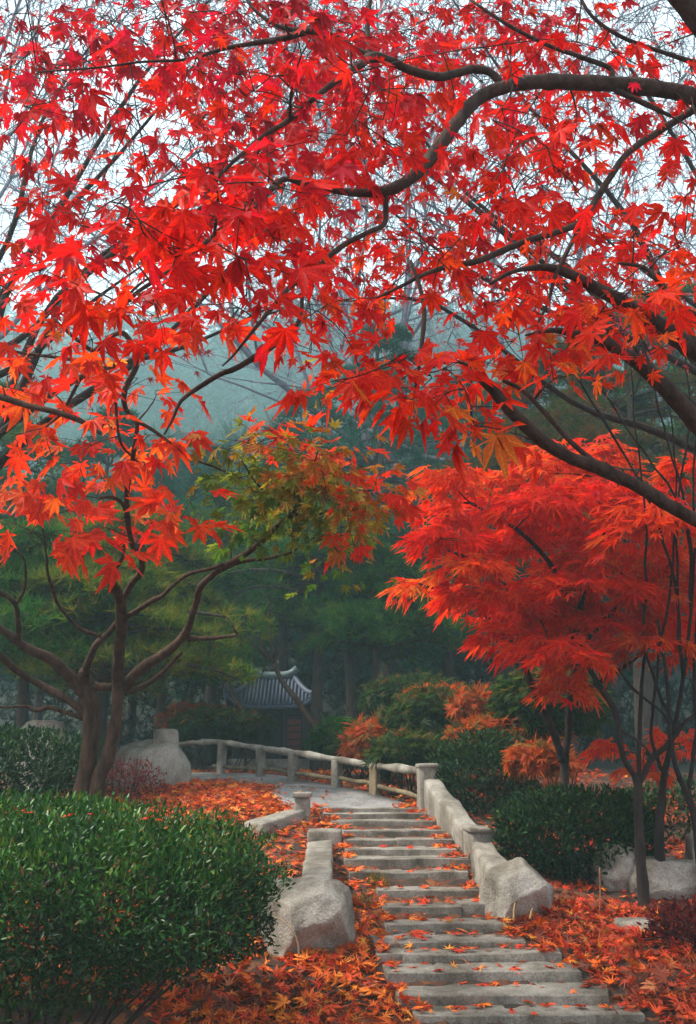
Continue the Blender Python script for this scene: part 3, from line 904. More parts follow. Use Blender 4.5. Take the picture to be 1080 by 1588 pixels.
LL([(133, 1078, 15), (115, 1055, 13), (95, 1036, 12), (70, 1020, 11), (40, 1005, 10.5), (15, 985, 9.5), (-20, 965, 8), (-80, 935, 6)])
LL([(30, 1000, 6), (27, 962, 6), (22, 936, 5.5), (5, 920, 5), (-25, 895, 4)])
LL([(27, 935, 4), (40, 905, 3), (38, 870, 2.6), (20, 850, 2)])
LL([(137, 1118, 12), (118, 1096, 9.5), (90, 1076, 8.5), (60, 1060, 8), (30, 1040, 7.5), (0, 1018, 7), (-50, 990, 5)])
LL([(130, 1116, 4.5), (104, 1106, 4.5), (80, 1098, 5), (55, 1102, 5), (38, 1094, 3), (0, 1096, 3), (-40, 1096, 2)])
LL([(133, 1045, 9), (135, 1028, 8.5), (148, 1003, 8), (167, 985, 7.5), (185, 963, 7), (204, 951, 6), (237, 930, 5.5), (250, 924, 4.5), (274, 904, 4), (296, 890, 4), (333, 881, 4), (365, 868, 2.5)])
LL([(190, 1070, 12), (210, 1045, 11), (235, 1025, 10.5), (260, 1010, 10), (285, 990, 9), (294, 974, 8), (300, 945, 7.5), (310, 915, 7.5), (325, 896, 7.5), (345, 881, 7.5), (370, 865, 7), (395, 846, 6.5), (420, 826, 6), (440, 808, 5.5), (456, 797, 5), (468, 770, 3), (480, 735, 2.4), (495, 695, 1.6)])
LL([(452, 800, 4), (430, 778, 3), (400, 752, 2.2), (375, 715, 1.6)])
LL([(455, 798, 4), (480, 801, 3), (510, 790, 2.2), (545, 765, 1.6)])
LL([(195, 1074, 7), (225, 1062, 6), (255, 1042, 5.5), (282, 1012, 4)])
LL([(292, 990, 6), (330, 989, 4.5), (364, 985, 3.5), (362, 974, 1.6)])
LL([(345, 884, 5), (380, 869, 4.5), (410, 865, 4), (445, 859, 3.4), (470, 845, 2.2)])
LL([(158, 987, 4), (125, 977, 4), (105, 955, 3.6), (86, 925, 3.4), (75, 882, 3), (70, 855, 2.5), (66, 820, 1.8)])
LL([(146, 1063, 9), (165, 1064, 8.5), (182, 1062, 9)])
LL([(192, 925, 8), (205, 905, 7), (219, 888, 7), (222, 870, 6.5), (208, 848, 6.5), (201, 822, 6.5), (197, 800, 6), (189, 778, 5), (170, 768, 4), (150, 772, 2)])
LL([(197, 802, 6), (199, 760, 5.5), (205, 715, 5), (212, 670, 5), (208, 652, 5), (193, 630, 5.5), (193, 602, 6), (212, 565, 6.5), (206, 540, 6), (190, 520, 5.5), (170, 525, 5), (147, 545, 5.5), (130, 558, 4.5), (100, 556, 4), (60, 549, 3.5), (0, 541, 3), (-50, 538, 2)], k=4)
LL([(212, 655, 4.5), (238, 670, 4), (270, 692, 3), (300, 712, 2.4), (340, 728, 2), (375, 742, 1.5)])
LL([(147, 545, 5), (128, 580, 4.5), (108, 615, 4), (96, 642, 3.4), (70, 664, 2)])
LL([(150, 560, 4), (175, 600, 3.6), (181, 650, 3.2), (190, 690, 2.8), (220, 722, 2)])
LL([(145, 545, 4.5), (110, 520, 4), (80, 492, 3)])
LL([(185, 510, 4), (180, 485, 3.5), (210, 448, 3), (240, 428, 2.5)])
lm.limb([(-120, 590, 6.2, 7), (-60, 602, 6.1, 6), (0, 615, 6.0, 5.5), (40, 628, 6, 5), (90, 640, 6, 4.8), (130, 655, 6, 3.8), (156, 673, 6, 2)])
lm.limb([(-90, 900, 7.5, 7), (-110, 800, 6.9, 7), (-120, 690, 6.5, 7), (-118, 592, 6.2, 7)])
lm.limb([(-80, 935, 7.8, 7), (-90, 900, 7.5, 7), (-105, 840, 7.1, 6.5)])
GRID3 = {8: "221111", 9: "43321", 10: "53222", 11: "677640", 12: "777620", 13: "43330"}
def lmp(P, n):
    return np.clip(np.round(4.6 + rng.standard_normal(n) * .8), 2, 7).astype(int)
for j, row in GRID3.items():
    for i, ch in enumerate(row):
        for _ in range(int(int(ch) * .27 + rng.random())):
            px, py = (i + rng.random()) * 60, (j + rng.random()) * 60
            lm.spray(W(px, py, DL(py) + rng.uniform(-.7, .7)), int(rng.integers(5, 9)), .24, .16, lmp, .35, .28)
for px, py in [(40, 850), (70, 830), (130, 830), (180, 850), (20, 810), (250, 800), (280, 810), (300, 770)]:
    lm.spray(W(px, py, 6.6), 5, .2, .18, lmp, .3, .25)
# the side that is still turning: olive green to orange
def turning(P, n):
    px, py, _ = proj(P)
    t = np.clip((px - 340) / 220, 0, 1) * 2.2 + np.clip((800 - py) / 150, -.4, 1) * 1.8
    return np.clip(np.round(t + rng.standard_normal(n) * .8), 0, 5).astype(int)
TURN = np.array([(.09, .17, .016), (.17, .21, .018), (.32, .22, .018), (.46, .16, .016), (.76, .075, .008), (.80, .030, .006)])
lm_t = Tree.__new__(Tree)
lm_t.__dict__.update(o=lm.o, bark=lm.bark, nodes=lm.nodes, tw=Acc(), P=[], T=[], N=[], Z=[], C=[])
for _ in range(64):
    px, py = rng.normal(442, 64), rng.normal(768, 52)
    lm_t.spray(W(px, py, DL(py) + .3 + rng.uniform(-.8, .8)), 11, .25, .088, turning, .35, .3)
for px, py in [(530, 690), (545, 720), (500, 700), (470, 690), (440, 700), (540, 800), (560, 770), (580, 760), (600, 775), (545, 830), (520, 740), (400, 690), (590, 730), (550, 850), (430, 660), (610, 780)]:
    lm_t.spray(W(px, py, 6.8), 7, .18, .115, lambda P, n: rng.integers(3, 6, n), .3, .3)
lm_t.done('fine', LEAF_F, TURN, M_LEAF, 140)
lm.done('fine', LEAF_F, PAL_RED, M_LEAF, 160)

# ------------------------------------------------------------------ right maple with layered laceleaf crown
b0 = W(876, 1200, 11.6)
rm = Tree('maple_tree', (b0.x, b0.y, gz(b0.x, b0.y)), 'glowing scarlet laceleaf maple with layered crown right of the steps', 'tree', None, M_BARKD)
rm.limb3([(b0.x, b0.y, gz(b0.x, b0.y) - .1, .065), *[(*W(a, b, D), .72 * r_ * S(b, D)) for a, b, D, r_ in [(876, 1195, 11.6, 9), (882, 1140, 11.5, 8.5), (884, 1090, 11.3, 8), (890, 1050, 11, 7), (893, 1018, 10.7, 6), (890, 985, 10.4, 5)]]], 'trunk', 9)
rm.limb([(873, 1180, 11.55, 7), (860, 1140, 11.4, 6.5), (838, 1090, 11.2, 6.5), (820, 1050, 11, 6), (812, 1020, 10.8, 5.5), (822, 985, 10.5, 4.5), (800, 930, 10.2, 3.5), (750, 880, 10, 3), (690, 850, 9.8, 2.4)])
rm.limb([(885, 1088, 11.3, 5), (915, 1067, 11.1, 4), (960, 1040, 10.8, 3.5), (1010, 1000, 10.4, 3)])
rm.limb([(890, 990, 10.4, 5), (880, 930, 10.2, 4.5), (850, 870, 10, 4), (800, 820, 9.8, 3), (730, 780, 9.7, 2.4)])
rm.limb([(890, 990, 10.4, 5), (905, 920, 10.1, 4.5), (930, 850, 9.9, 4), (960, 780, 9.8, 3), (990, 730, 9.8, 2.4)])
rm.limb([(893, 1010, 10.6, 4.5), (940, 960, 10.2, 4), (1000, 900, 10, 3.4), (1060, 860, 9.9, 2.6)])
rm.limb([(815, 1015, 10.8, 4), (770, 970, 10.4, 3), (720, 930, 10.1, 2.4), (650, 905, 9.9, 1.8)])
SPR = [(700, 745, 55, 28), (765, 795, 85, 32), (690, 800, 50, 22), (865, 735, 75, 46), (935, 715, 55, 40), (930, 785, 120, 46), (1015, 815, 85, 46), (685, 835, 60, 24), (820, 850, 115, 38), (950, 880, 125, 42), (1035, 900, 70, 46),
       (660, 912, 62, 18), (755, 930, 85, 32), (840, 960, 95, 36), (955, 965, 105, 36), (872, 1070, 50, 26), (905, 1030, 50, 16), (1010, 1000, 78, 24), (900, 915, 115, 36), (1040, 955, 60, 36), (1060, 740, 40, 40), (790, 990, 60, 22), (850, 1010, 70, 26), (730, 880, 60, 22), (770, 745, 40, 24), (840, 790, 90, 36)]
def scar(o):
    return lambda P, n: np.clip(np.round(o + rng.standard_normal(n) * .75), 1, 7).astype(int)
def fan(t, px, py, rx, ry, D, size, pal, dens=1.0, flatd=.8):
    """one layer of the crown: a shallow umbrella of drooping leaves"""
    c = np.array(W(px, py, D)); s_ = S(py, D)
    Rx, Rz = rx * s_, ry * s_
    n = int(dens * 5.0 * rx * ry / 100)
    u = rng.random(n) ** .55; a = rng.random(n) * 2 * math.pi
    off = np.stack([Rx * u * np.cos(a), Rx * flatd * u * np.sin(a), Rz * (.6 - 1.0 * u * u) + Rz * .26 * rng.standard_normal(n)], -1)
    P = c + off
    rad = np.stack([np.cos(a), np.sin(a), np.zeros(n)], -1)
    tip = rad * 1.0 + np.array((-.30, -.25, -.30)) + rng.standard_normal((n, 3)) * .28
    nrm = rad * .3 + np.array((0, -.45, .8)) + rng.standard_normal((n, 3)) * .28
    t.leaves(P, tip, nrm, size * rng.uniform(.65, 1.25, n), pal(P, n))
    q, r_, d = t.near(c)
    m = t.twig(q, c, .012, .005, .1)
    for k in range(9):
        t.twig(c, P[rng.integers(0, n)], .005, .002, .06, 4, 3)
for px, py, rx, ry in SPR:
    fan(rm, px, py, rx, ry, 10.0 + rng.uniform(-.7, .9) - (.4 if px > 950 else 0), .168, scar(3.4 + 1.4 * (rng.random() < .4) + (.6 if py > 860 else 0)))
rm.done('lace', LEAF_L, PAL_RED, M_LEAF, 300)

# slim dark stemmed trees on the right bank
def slim(base, limbs, label, sprays=(), group=None):
    px, py, D = base
    p_ = W(px, py, D)
    if px > 1010: limbs = [[(a, b, d - max(0, 1250 - b) / 650 * 1.7, r_ * 1.15) for a, b, d, r_ in l] for l in limbs]
    t = Tree('slim_maple_tree', (p_.x, p_.y, gz(p_.x, p_.y)), label, 'tree', group, M_BARKD)
    first = True
    for l in limbs:
        if first:
            Q = [(p_.x, p_.y, gz(p_.x, p_.y) - .08, l[0][3] * S(py, D) * 1.0)] + [(*W(a, b, d), .78 * r_ * S(b, d)) for a, b, d, r_ in l]
            t.limb3(np.array(Q), 'trunk', 8); t.nodes.clear()
            t.nodes.append(np.array(Q)); first = False
        else: t.limb([(a, b, d, r_ * .8) for a, b, d, r_ in l], 'branch', 6, wig=.03)
    for px, py, rx, ry, D, pal in sprays: fan(t, px, py, rx, ry, D, .13, pal, .8)
    t.done('lace', LEAF_L, PAL_RED, M_LEAF, 60)
    return t
slim((992, 1310, 10.2), [[(992, 1300, 10.2, 10), (990, 1255, 10.2, 9), (990, 1220, 10.2, 9), (986, 1206, 10.2, 8)],
     [(987, 1214, 10.2, 6), (968, 1180, 10.1, 6), (960, 1140, 10, 6), (955, 1108, 10, 6), (940, 1080, 9.9, 6), (925, 1046, 9.8, 5.5), (905, 1022, 9.8, 5), (893, 1008, 9.8, 4)],
     [(990, 1212, 10.2, 6), (1010, 1180, 10.2, 6), (1040, 1150, 10.2, 5.5), (1062, 1120, 10.2, 4.5), (1085, 1100, 10.2, 4), (1100, 1040, 10, 3)],
     [(988, 1208, 10.2, 5), (993, 1150, 10.2, 4.5), (992, 1100, 10.2, 4), (1000, 1040, 10.1, 3.5), (1006, 980, 10, 3), (1012, 890, 9.9, 2.4)],
     [(1040, 1150, 10.2, 4), (1030, 1110, 10.2, 3), (985, 1070, 10.2, 2.6), (960, 1040, 10.2, 2), (930, 1030, 10.2, 1.6)],
     [(958, 1130, 10, 3), (1000, 1160, 10.1, 2.4), (1015, 1180, 10.2, 2)]],
     'slim grey barked maple forking low beside the beige boulder', [(950, 1165, 40, 22, 10.8, scar(5.2)), (1000, 1195, 40, 18, 10.9, scar(5.5))])
slim((1022, 1315, 10.6), [[(1022, 1300, 10.6, 9), (1026, 1250, 10.6, 8), (1031, 1200, 10.6, 6), (1046, 1130, 10.5, 4.5), (1060, 1050, 10.4, 3.6), (1072, 950, 10.2, 3), (1078, 850, 10, 2.4)],
     [(1031, 1200, 10.6, 4), (1010, 1140, 10.5, 3), (1018, 1050, 10.4, 2.6), (1040, 900, 10.2, 2.2), (1050, 760, 10, 1.8), (1040, 640, 9.8, 1.4)],
     [(1060, 1050, 10.4, 3), (1045, 900, 10.2, 2.4), (1000, 760, 10, 2.2), (930, 640, 9.8, 2), (870, 545, 9.6, 1.5)],
     [(1072, 950, 10.2, 2.4), (1060, 800, 10, 2), (985, 680, 9.8, 2), (930, 600, 9.7, 1.7), (890, 560, 9.6, 1.2)],
     [(1075, 900, 10.1, 2.4), (1062, 780, 10, 2), (1030, 660, 9.8, 1.8), (1005, 560, 9.7, 1.4), (1000, 500, 9.6, 1)],
     [(1046, 1130, 10.5, 3), (1004, 1020, 10.4, 2.6), (1002, 900, 10.2, 2.2), (1000, 780, 10, 1.8), (985, 640, 9.8, 1.4), (975, 540, 9.7, 1)],
     [(1060, 1050, 10.4, 3), (1050, 930, 10.2, 2.4), (1052, 780, 10, 2), (1068, 640, 9.8, 1.6), (1062, 520, 9.7, 1.2)]],
     'dark slender maple with long thin upright stems at the right edge', [(1045, 1155, 52, 30, 11, scar(5.0))])
slim((1085, 1305, 10.4), [[(1082, 1290, 10.4, 8), (1068, 1235, 10.4, 6.5), (1052, 1200, 10.4, 5), (1040, 1150, 10.4, 4), (1035, 1060, 10.3, 3), (1020, 960, 10.2, 2.2)],
     [(1068, 1235, 10.4, 4), (1080, 1150, 10.4, 3.4), (1075, 1050, 10.3, 3), (1085, 900, 10.2, 2.4), (1075, 760, 10, 2), (1082, 600, 9.8, 1.5)]],
     'leaning dark maple stem leaving the view at the right edge')

# ------------------------------------------------------------------ hedges and shrubs
PAL_HEDGE = np.array([(.005, .028, .004), (.010, .050, .006), (.017, .078, .008), (.03, .11, .010), (.055, .145, .014), (.11, .18, .018), (.16, .09, .03)])
PAL_DARK = np.array([(.006, .022, .006), (.010, .034, .008), (.016, .05, .010), (.028, .07, .012), (.04, .06, .014)])
PAL_OLIVE = np.array([(.016, .045, .010), (.028, .065, .012), (.05, .08, .013), (.09, .075, .014), (.22, .08, .015)])
PAL_ORANGE = np.array([(.30, .10, .015), (.45, .09, .015), (.55, .08, .014), (.25, .12, .02), (.10, .09, .018)])
PAL_MAROON = np.array([(.05, .008, .012), (.09, .012, .018), (.14, .018, .02), (.20, .03, .02), (.05, .03, .015)])

def shrub(name, c, r, n, size, palette, label, cat, mat=M_GLOSS, templates=None, tkey='oval', nsingle=0, power=2.6, lump=.12, seed=0, group=None, up=.7, zcut=-1.0, inner=.45, droop=0.0, stems=10, palf=None):
    """leaves through the shell of a lumpy superellipsoid, on branching stems"""
    c = np.array(c, float); r = np.array(r, float)
    g = gz(c[0], c[1])
    root = empty(name, (c[0], c[1], g), label, cat, group)
    templates = templates or LEAF_O
    d = rnd_dir(int(n * 1.7))
    d = d[d[:, 2] > zcut][:n]
    k = (np.abs(d) ** power).sum(1) ** (-1 / power)
    lum = np.array([noise.noise(Vector(x) * 2.6 + Vector((seed, seed * .7, 0))) + .5 * noise.noise(Vector(x) * 6 + Vector((seed, 0, 3))) for x in d])
    depth = 1 - inner * rng.random(len(d)) ** 1.6
    P = c + d * (k * (1 + lump * lum) * depth)[:, None] * r
    P += rng.standard_normal(P.shape) * size * .3
    keep = P[:, 2] > ground(P[:, 0], P[:, 1]) + .02
    P, d = P[keep], d[keep]
    m = len(P)
    out = d / r; out /= np.linalg.norm(out, axis=1)[:, None]
    tip = out * .8 + np.array((0, 0, up)) + rng.standard_normal((m, 3)) * .75
    tip[:, 2] -= droop
    nrm = out * .5 + np.array((0, 0, .8)) + rng.standard_normal((m, 3)) * .5
    sz = size * rng.uniform(.65, 1.3, m)
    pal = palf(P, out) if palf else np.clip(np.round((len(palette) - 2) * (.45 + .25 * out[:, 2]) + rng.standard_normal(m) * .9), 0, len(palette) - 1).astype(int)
    ac = Acc()
    for _ in range(stems):
        q = P[rng.integers(0, m)]
        a = np.array((c[0] + (q[0] - c[0]) * .35, c[1] + (q[1] - c[1]) * .35, 0)); a[2] = gz(a[0], a[1]) - .03
        mid = (a + q) / 2 + rng.standard_normal(3) * .08
        ac.tube(spline([a, mid, q], 3), np.linspace(.016, .005, 7), 5)
    if stems: link('stems', ac.build('stems', M_BARKD), root, 'stuff')
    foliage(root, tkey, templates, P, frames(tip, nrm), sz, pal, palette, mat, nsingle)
    return root

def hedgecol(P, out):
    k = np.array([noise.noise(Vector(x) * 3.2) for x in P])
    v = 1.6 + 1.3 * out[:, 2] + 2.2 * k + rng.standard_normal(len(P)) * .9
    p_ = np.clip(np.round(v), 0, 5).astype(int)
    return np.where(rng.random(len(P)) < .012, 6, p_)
# big clipped hedge in the left foreground, made of two overlapping shrubs
hz = lambda py, D: W(540, py, D).z
top = hz(1262, 7.2)
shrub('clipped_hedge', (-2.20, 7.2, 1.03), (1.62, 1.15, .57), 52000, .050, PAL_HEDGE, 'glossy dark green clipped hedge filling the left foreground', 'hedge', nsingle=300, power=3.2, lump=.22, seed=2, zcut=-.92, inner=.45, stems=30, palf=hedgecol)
c = W(40, 1195, 11.0)
shrub('clipped_hedge', (c.x - .55, 11.3, hz(1195, 11.0) - .05), (1.25, .7, .48), 9000, .075, PAL_DARK, 'darker clipped hedge behind the twin stemmed maple on the left', 'hedge', mat=M_DULL, nsingle=150, power=4, lump=.08, seed=4, stems=8)
c = W(893, 1258, 11.0)
shrub('dark_shrub', (c.x, 11.0, c.z - .24), (.86, .44, .46), 9000, .07, PAL_DARK, 'low dark green shrub under the scarlet maple on the right', 'shrub', mat=M_DULL, nsingle=100, power=2.4, seed=6)
c = W(755, 1190, 13.2)
shrub('dark_shrub', (c.x, 13.7, c.z - .12), (.72, .6, .62), 6000, .07, PAL_DARK, 'tall dark shrub just right of the top balustrade post', 'shrub', mat=M_DULL, nsingle=100, power=2.3, seed=7)
c = W(1060, 1265, 12.2)
shrub('dark_shrub', (c.x, 12.6, c.z - .12), (.75, .6, .52), 3500, .07, PAL_DARK, 'dark shrub behind the slim trees at the right edge', 'shrub', mat=M_DULL, nsingle=40, power=2.4, seed=8)
# laceleaf shrubs behind the railing: green with orange tops
def two(P, out):
    t = np.where(out[:, 2] > .35, 1, 3)
    return np.clip(np.round(t + rng.standard_normal(len(P)) * .9), 0, 4).astype(int)
for px, py, D, r, n, pl_, lab, sd in [
    (588, 1150, 16.5, (.55, .45, .30), 1500, PAL_ORANGE, 'rusty orange laceleaf mound just behind the stone railing', 1),
    (690, 1122, 16.2, (1.0, .7, .48), 3600, PAL_OLIVE, 'wide olive green laceleaf shrub behind the railing post', 2),
    (705, 1086, 16.8, (.9, .6, .16), 1500, PAL_ORANGE, 'flat orange spray topping the olive laceleaf shrub', 3),
    (785, 1135, 14.6, (.75, .5, .16), 1500, PAL_ORANGE, 'bright orange drooping laceleaf spray above the dark shrub', 4),
    (640, 1085, 18.5, (.9, .7, .40), 2400, PAL_OLIVE, 'bushy green shrub at the edge of the dark wood', 5),
    (530, 1150, 18.0, (.5, .5, .32), 1400, PAL_HEDGE, 'small bright green bush behind the middle of the railing', 6),
    (345, 1128, 20.5, (1.0, .6, .30), 2400, PAL_OLIVE, 'brownish green clipped bush in front of the tiled pavilion', 7),
    (300, 1118, 21.5, (.7, .6, .30), 1400, PAL_ORANGE, 'brown orange bush left of the tiled pavilion', 8),
    (765, 1092, 15.2, (.6, .45, .14), 1100, PAL_ORANGE, 'thin rusty spray between the scarlet maple and the olive shrub', 10), (640, 1172, 14.9, (.6, .35, .26), 1500, PAL_OLIVE, 'low mossy green shrub tucked behind the railing posts', 11), (838, 1178, 12.8, (.36, .28, .15), 600, PAL_ORANGE, 'small orange leaved shrub beside the scarlet maple stem', 12), (560, 1165, 17.2, (.45, .35, .22), 900, PAL_OLIVE, 'mossy tuft of shrub under the dark pine trunk', 13),
    (850, 1095, 14.5, (.8, .6, .5), 2400, PAL_OLIVE, 'green yellow shrub behind the scarlet maple trunks', 9)]:
    c = W(px, py, D)
    shrub('laceleaf_shrub', c, r, n, .13, pl_, lab, 'shrub', M_LEAF, LEAF_L, 'lace', 20, 2.2, .18, sd + 20, None, .1, -.6, .4, .35, 8)
c = W(196, 1222, 14.6)
shrub('azalea_shrub', c, (.58, .32, .40), 2600, .05, PAL_MAROON * np.array((2.4, 2.6, 1.8)), 'twiggy rusty red azalea growing against the far left boulder', 'shrub', M_LEAF, LEAF_O, 'oval', 20, 2.2, .2, 31, inner=.6, stems=26)
c = W(1050, 1415, 9.3)
shrub('azalea_shrub', (c.x + .04, c.y - .2, c.z - .16), (.36, .32, .26), 1700, .07, PAL_MAROON, 'dark maroon azalea below the flat grey stone on the right', 'shrub', M_LEAF, LEAF_O, 'oval', 60, 2.2, .2, 32, inner=.6, stems=24)
for px, py, lab, sd in [(452, 1207, 'tuft of green grass beside the curve of the path', 1), (585, 1372, 'yellow green grass tuft at the left end of the middle step', 2), (560, 1405, 'straw coloured grass tuft left of the lower steps', 3)]:
    q = G(px, py)
    ac_V, ac_T = [], []
    for k in range(70):
        a = rng.random() * 6.28; d = np.array((math.cos(a), math.sin(a), 0)) * rng.uniform(.03, .16)
        b_ = np.array((q.x, q.y, q.z - .01)) + rng.standard_normal(3) * (.05, .05, 0)
        t_ = b_ + d + np.array((0, 0, rng.uniform(.07, .17)))
        sd_ = np.cross(d, (0, 0, 1)); sd_ = sd_ / np.linalg.norm(sd_) * .005
        m_ = (b_ + t_) / 2 + np.array((0, 0, .03))
        n_ = len(ac_V); ac_V += [b_ - sd_, b_ + sd_, m_ + sd_ * .8, m_ - sd_ * .8, t_]
        ac_T += [(n_, n_ + 1, n_ + 2), (n_, n_ + 2, n_ + 3), (n_ + 3, n_ + 2, n_ + 4)]
    tg = np.array([(.06, .10, .02), (.20, .17, .03), (.25, .18, .06)][sd - 1])
    o = link('grass_tuft', mesh_np('grass_tuft', np.array(ac_V), np.array(ac_T), M_NEEDLE, False, np.repeat(tg[None], len(ac_V), 0)))
    tag(o, lab, 'grass')
# two dry reeds
ac = Acc(); ac.tube(spline([W(414, 1423, 8.55), W(432, 1424, 8.5), W(452, 1440, 8.45), W(462, 1462, 8.45), W(464, 1482, 8.45)], 6), np.linspace(.004, .009, 25), 5)
tag(link('dry_reed', ac.build('dry_reed', plain('reed', (.33, .25, .15)))), 'arching dry reed leaning over the big left boulder', 'reed')
ac = Acc(); ac.tube(spline([W(797, 1428, 9.3), W(797, 1412, 9.3), W(799, 1400, 9.32)], 3), np.linspace(.009, .004, 7), 5); ac.tube(spline([W(822, 1425, 9.3), W(824, 1415, 9.3), W(826, 1408, 9.3)], 3), np.linspace(.009, .004, 7), 5)
tag(link('dry_reed', ac.build('dry_reed', plain('reed_pale', (.45, .30, .12)))), 'pair of short straw stalks before the right boulder', 'reed')
ac = Acc(); ac.tube(spline([W(929, 1432, 9.9), W(931, 1390, 9.9), W(930, 1345, 9.9)], 4), np.linspace(.008, .004, 9), 5)
tag(link('dry_reed', ac.build('dry_reed', plain('reed_red', (.30, .10, .05)))), 'thin upright reddish stalk on the right bank', 'reed')

# ------------------------------------------------------------------ leaf litter
PAL_FALL = np.array([(.74, .13, .014), (.78, .20, .018), (.72, .075, .012), (.60, .045, .014), (.40, .05, .016), (.24, .045, .018), (.70, .26, .03), (.15, .04, .02), (.50, .16, .06)])
def on_stairs(x, y):
    s = np.zeros(len(x), bool)
    for D, Dn, xl, xr, z in STEP_FOOT:
        s |= (y > D - .02) & (y < Dn + .02) & (x > xl - .04) & (x < xr + .04)
    return s
def in_shrub(x, y):
    s = np.zeros(len(x), bool)
    for cx, cy, rx, ry in [(-2.45, 7.5, 1.2, .5), (-3.7, 11.3, 1.1, .6), (2.75, 11.0, .6, .3), (2.05, 13.7, .55, .45), (4.4, 12.6, .6, .45)]:
        s |= ((x - cx) / rx) ** 2 + ((y - cy) / ry) ** 2 < 1
    return s
def scatter(n, x0, x1, y0, y1, size, lift=.05):
    x, y = rng.uniform(x0, x1, n), rng.uniform(y0, y1, n)
    # drifts
    dn = np.array([noise.noise(Vector((a * .9, b * .9, 2))) for a, b in zip(x, y)])
    keep = (rng.random(n) < .80 + .9 * dn) & ~on_stairs(x, y) & ~(on_path(x, y) & (rng.random(n) < .985)) & ~in_shrub(x, y)
    x, y = x[keep], y[keep]
    z = ground(x, y) + rng.random(len(x)) ** 2 * lift + .015
    z = np.where(on_path(x, y), z + .045, z)
    P = np.stack([x, y, z], -1)
    return P
def lay(P, size, tilt=.45):
    n = len(P)
    a = rng.random(n) * 6.283
    tip = np.stack([np.cos(a), np.sin(a), rng.normal(.08, tilt * .6, n)], -1)
    nrm = np.array((0, 0, 1.0)) + rng.standard_normal((n, 3)) * tilt
    sz = size * rng.uniform(.6, 1.3, n)
    R_ = frames(tip, nrm)
    # put the middle of the blade, not the stalk, on the ground
    off = R_[:, :, 1] * sz[:, None] * .5
    off[:, 2] = 0
    return P - off, R_, sz
def fallpal(P):
    n = len(P)
    right = sst(.9, 2.2, P[:, 0])
    t = np.array([noise.noise(Vector((p_[0] * .7, p_[1] * .7, 9))) for p_ in P])
    base = rng.choice([0, 1, 2, 3, 4, 5, 6, 7, 8], n, p=[.25, .18, .14, .09, .08, .10, .08, .05, .03])
    dark = rng.choice([2, 3, 4, 5, 7, 0], n, p=[.17, .24, .24, .18, .09, .08])  # shade on the right bank is put into these darker leaf colours
    return np.where(rng.random(n) < right * .95 + t * .5, dark, base)
PA = np.vstack([scatter(15000, -4.2, 5.0, 6.6, 10.2, .1), scatter(6500, -4.5, 5.0, 4.2, 6.6, .1)])
PB = scatter(15000, -4.5, 5.5, 10.0, 15.5, .1)
# thick drift left of the landing
n_ = 5000
dx, dy = rng.normal(-1.75, .75, n_), rng.normal(14.3, .9, n_)
k_ = ~(on_path(dx, dy) & (rng.random(n_) < .93)) & ~on_stairs(dx, dy)
PCc = np.stack([dx[k_], dy[k_], ground(dx[k_], dy[k_]) + rng.random(int(k_.sum())) * .07 + .03], -1)
PD = scatter(5000, -5, 5, 15.5, 21, .1)
EP = []
for i, (D, Dn, xl, xr, z) in enumerate(STEP_FOOT[1:], 1):
    n = 50 if i >= 8 else (64 if 4 <= i <= 7 else 30)
    u = rng.random(n)
    side = rng.random(n)
    w = (xr - xl)
    if i >= 8:
        xx = np.where(side < .55, xr - np.abs(rng.normal(0, .10, n)) * w, xl + np.abs(rng.normal(0, .035, n)) * w)
    else:
        xx = np.where(side < .45, xr - np.abs(rng.normal(0, .05, n)) * w, np.where(side < .8, xl + np.abs(rng.normal(0, .03, n)) * w, xl + w * u))
    yy = D + (Dn - D) * (1 - rng.random(n) ** 1.8 * .9)
    EP.append(np.stack([xx, yy, z + .012 + rng.random(n) ** 2 * .03], -1))
PB = np.vstack([PB, *EP])
A_ = lay(PA, .098, .55); B_ = lay(np.vstack([PB, PCc, PD]), .085, .4)
palA = fallpal(A_[0]); 
palB = fallpal(B_[0])
# the largest in view are leaves of their own
px, py, f = proj(A_[0])
sc = A_[2] / f * ((px > 15) & (px < 1065) & (py > 20) & (py < 1575) & ~((px < 330) & (py < 1490))) * (A_[0][:, 2] > ground(A_[0][:, 0], A_[0][:, 1]) + .03)
order = np.argsort(-sc)[:190]
selA = np.zeros(len(px), bool); selA[order] = True
varA = rng.integers(0, 5, len(px))
FLAT_F = [palmate(SEVEN, .30, .15, .55, .02 + .22 * (s % 3), .12, .45, s + 40) for s in range(5)]
FLAT_M = [palmate(SEVEN, .30, .15, .5, (.02, .35, -.35, .6, .15)[s], (.1, .2, .16, .25, .2)[s], .3, s + 50, False) for s in range(5)]
FLAT_S = [palmate(FIVE, .34, .15, .5, .02 + .25 * (s % 2), .08, .2, s + 60, False) for s in range(4)]
CNAME = ['orange', 'pale orange', 'orange red', 'red', 'dark red', 'brown', 'yellow', 'dark brown', 'tan']
for o in singles('fallen_leaf', 'fall', FLAT_F, A_[0][selA], A_[1][selA], A_[2][selA] * 1.12, varA[selA], palA[selA], PAL_FALL, M_LITTER, None):
    cn = CNAME[[k for k in range(len(PAL_FALL)) if abs(o.data.attributes['tint'].data[0].color[0] - PAL_FALL[k][0]) < 1e-3][0]]
    a_, b_, _ = proj([o.location])
    if o.location.x < .4:
        pl = 'under the clipped hedge' if a_[0] < 300 else ('in front of the big left boulder' if a_[0] < 520 else 'against the left ends of the lowest steps')
    else: pl = 'on the bank right of the lowest steps'
    tag(o, cn + ' fallen maple leaf lying ' + pl, 'leaf', cn + ' leaves ' + pl)
r_ = ~selA
mA = mass('leaf_litter', FLAT_M, A_[0][r_], A_[1][r_], A_[2][r_], varA[r_], PAL_FALL[palA[r_]], M_LITTER)
tag(mA, 'thick carpet of orange and red fallen leaves around the lower steps', 'leaf litter')
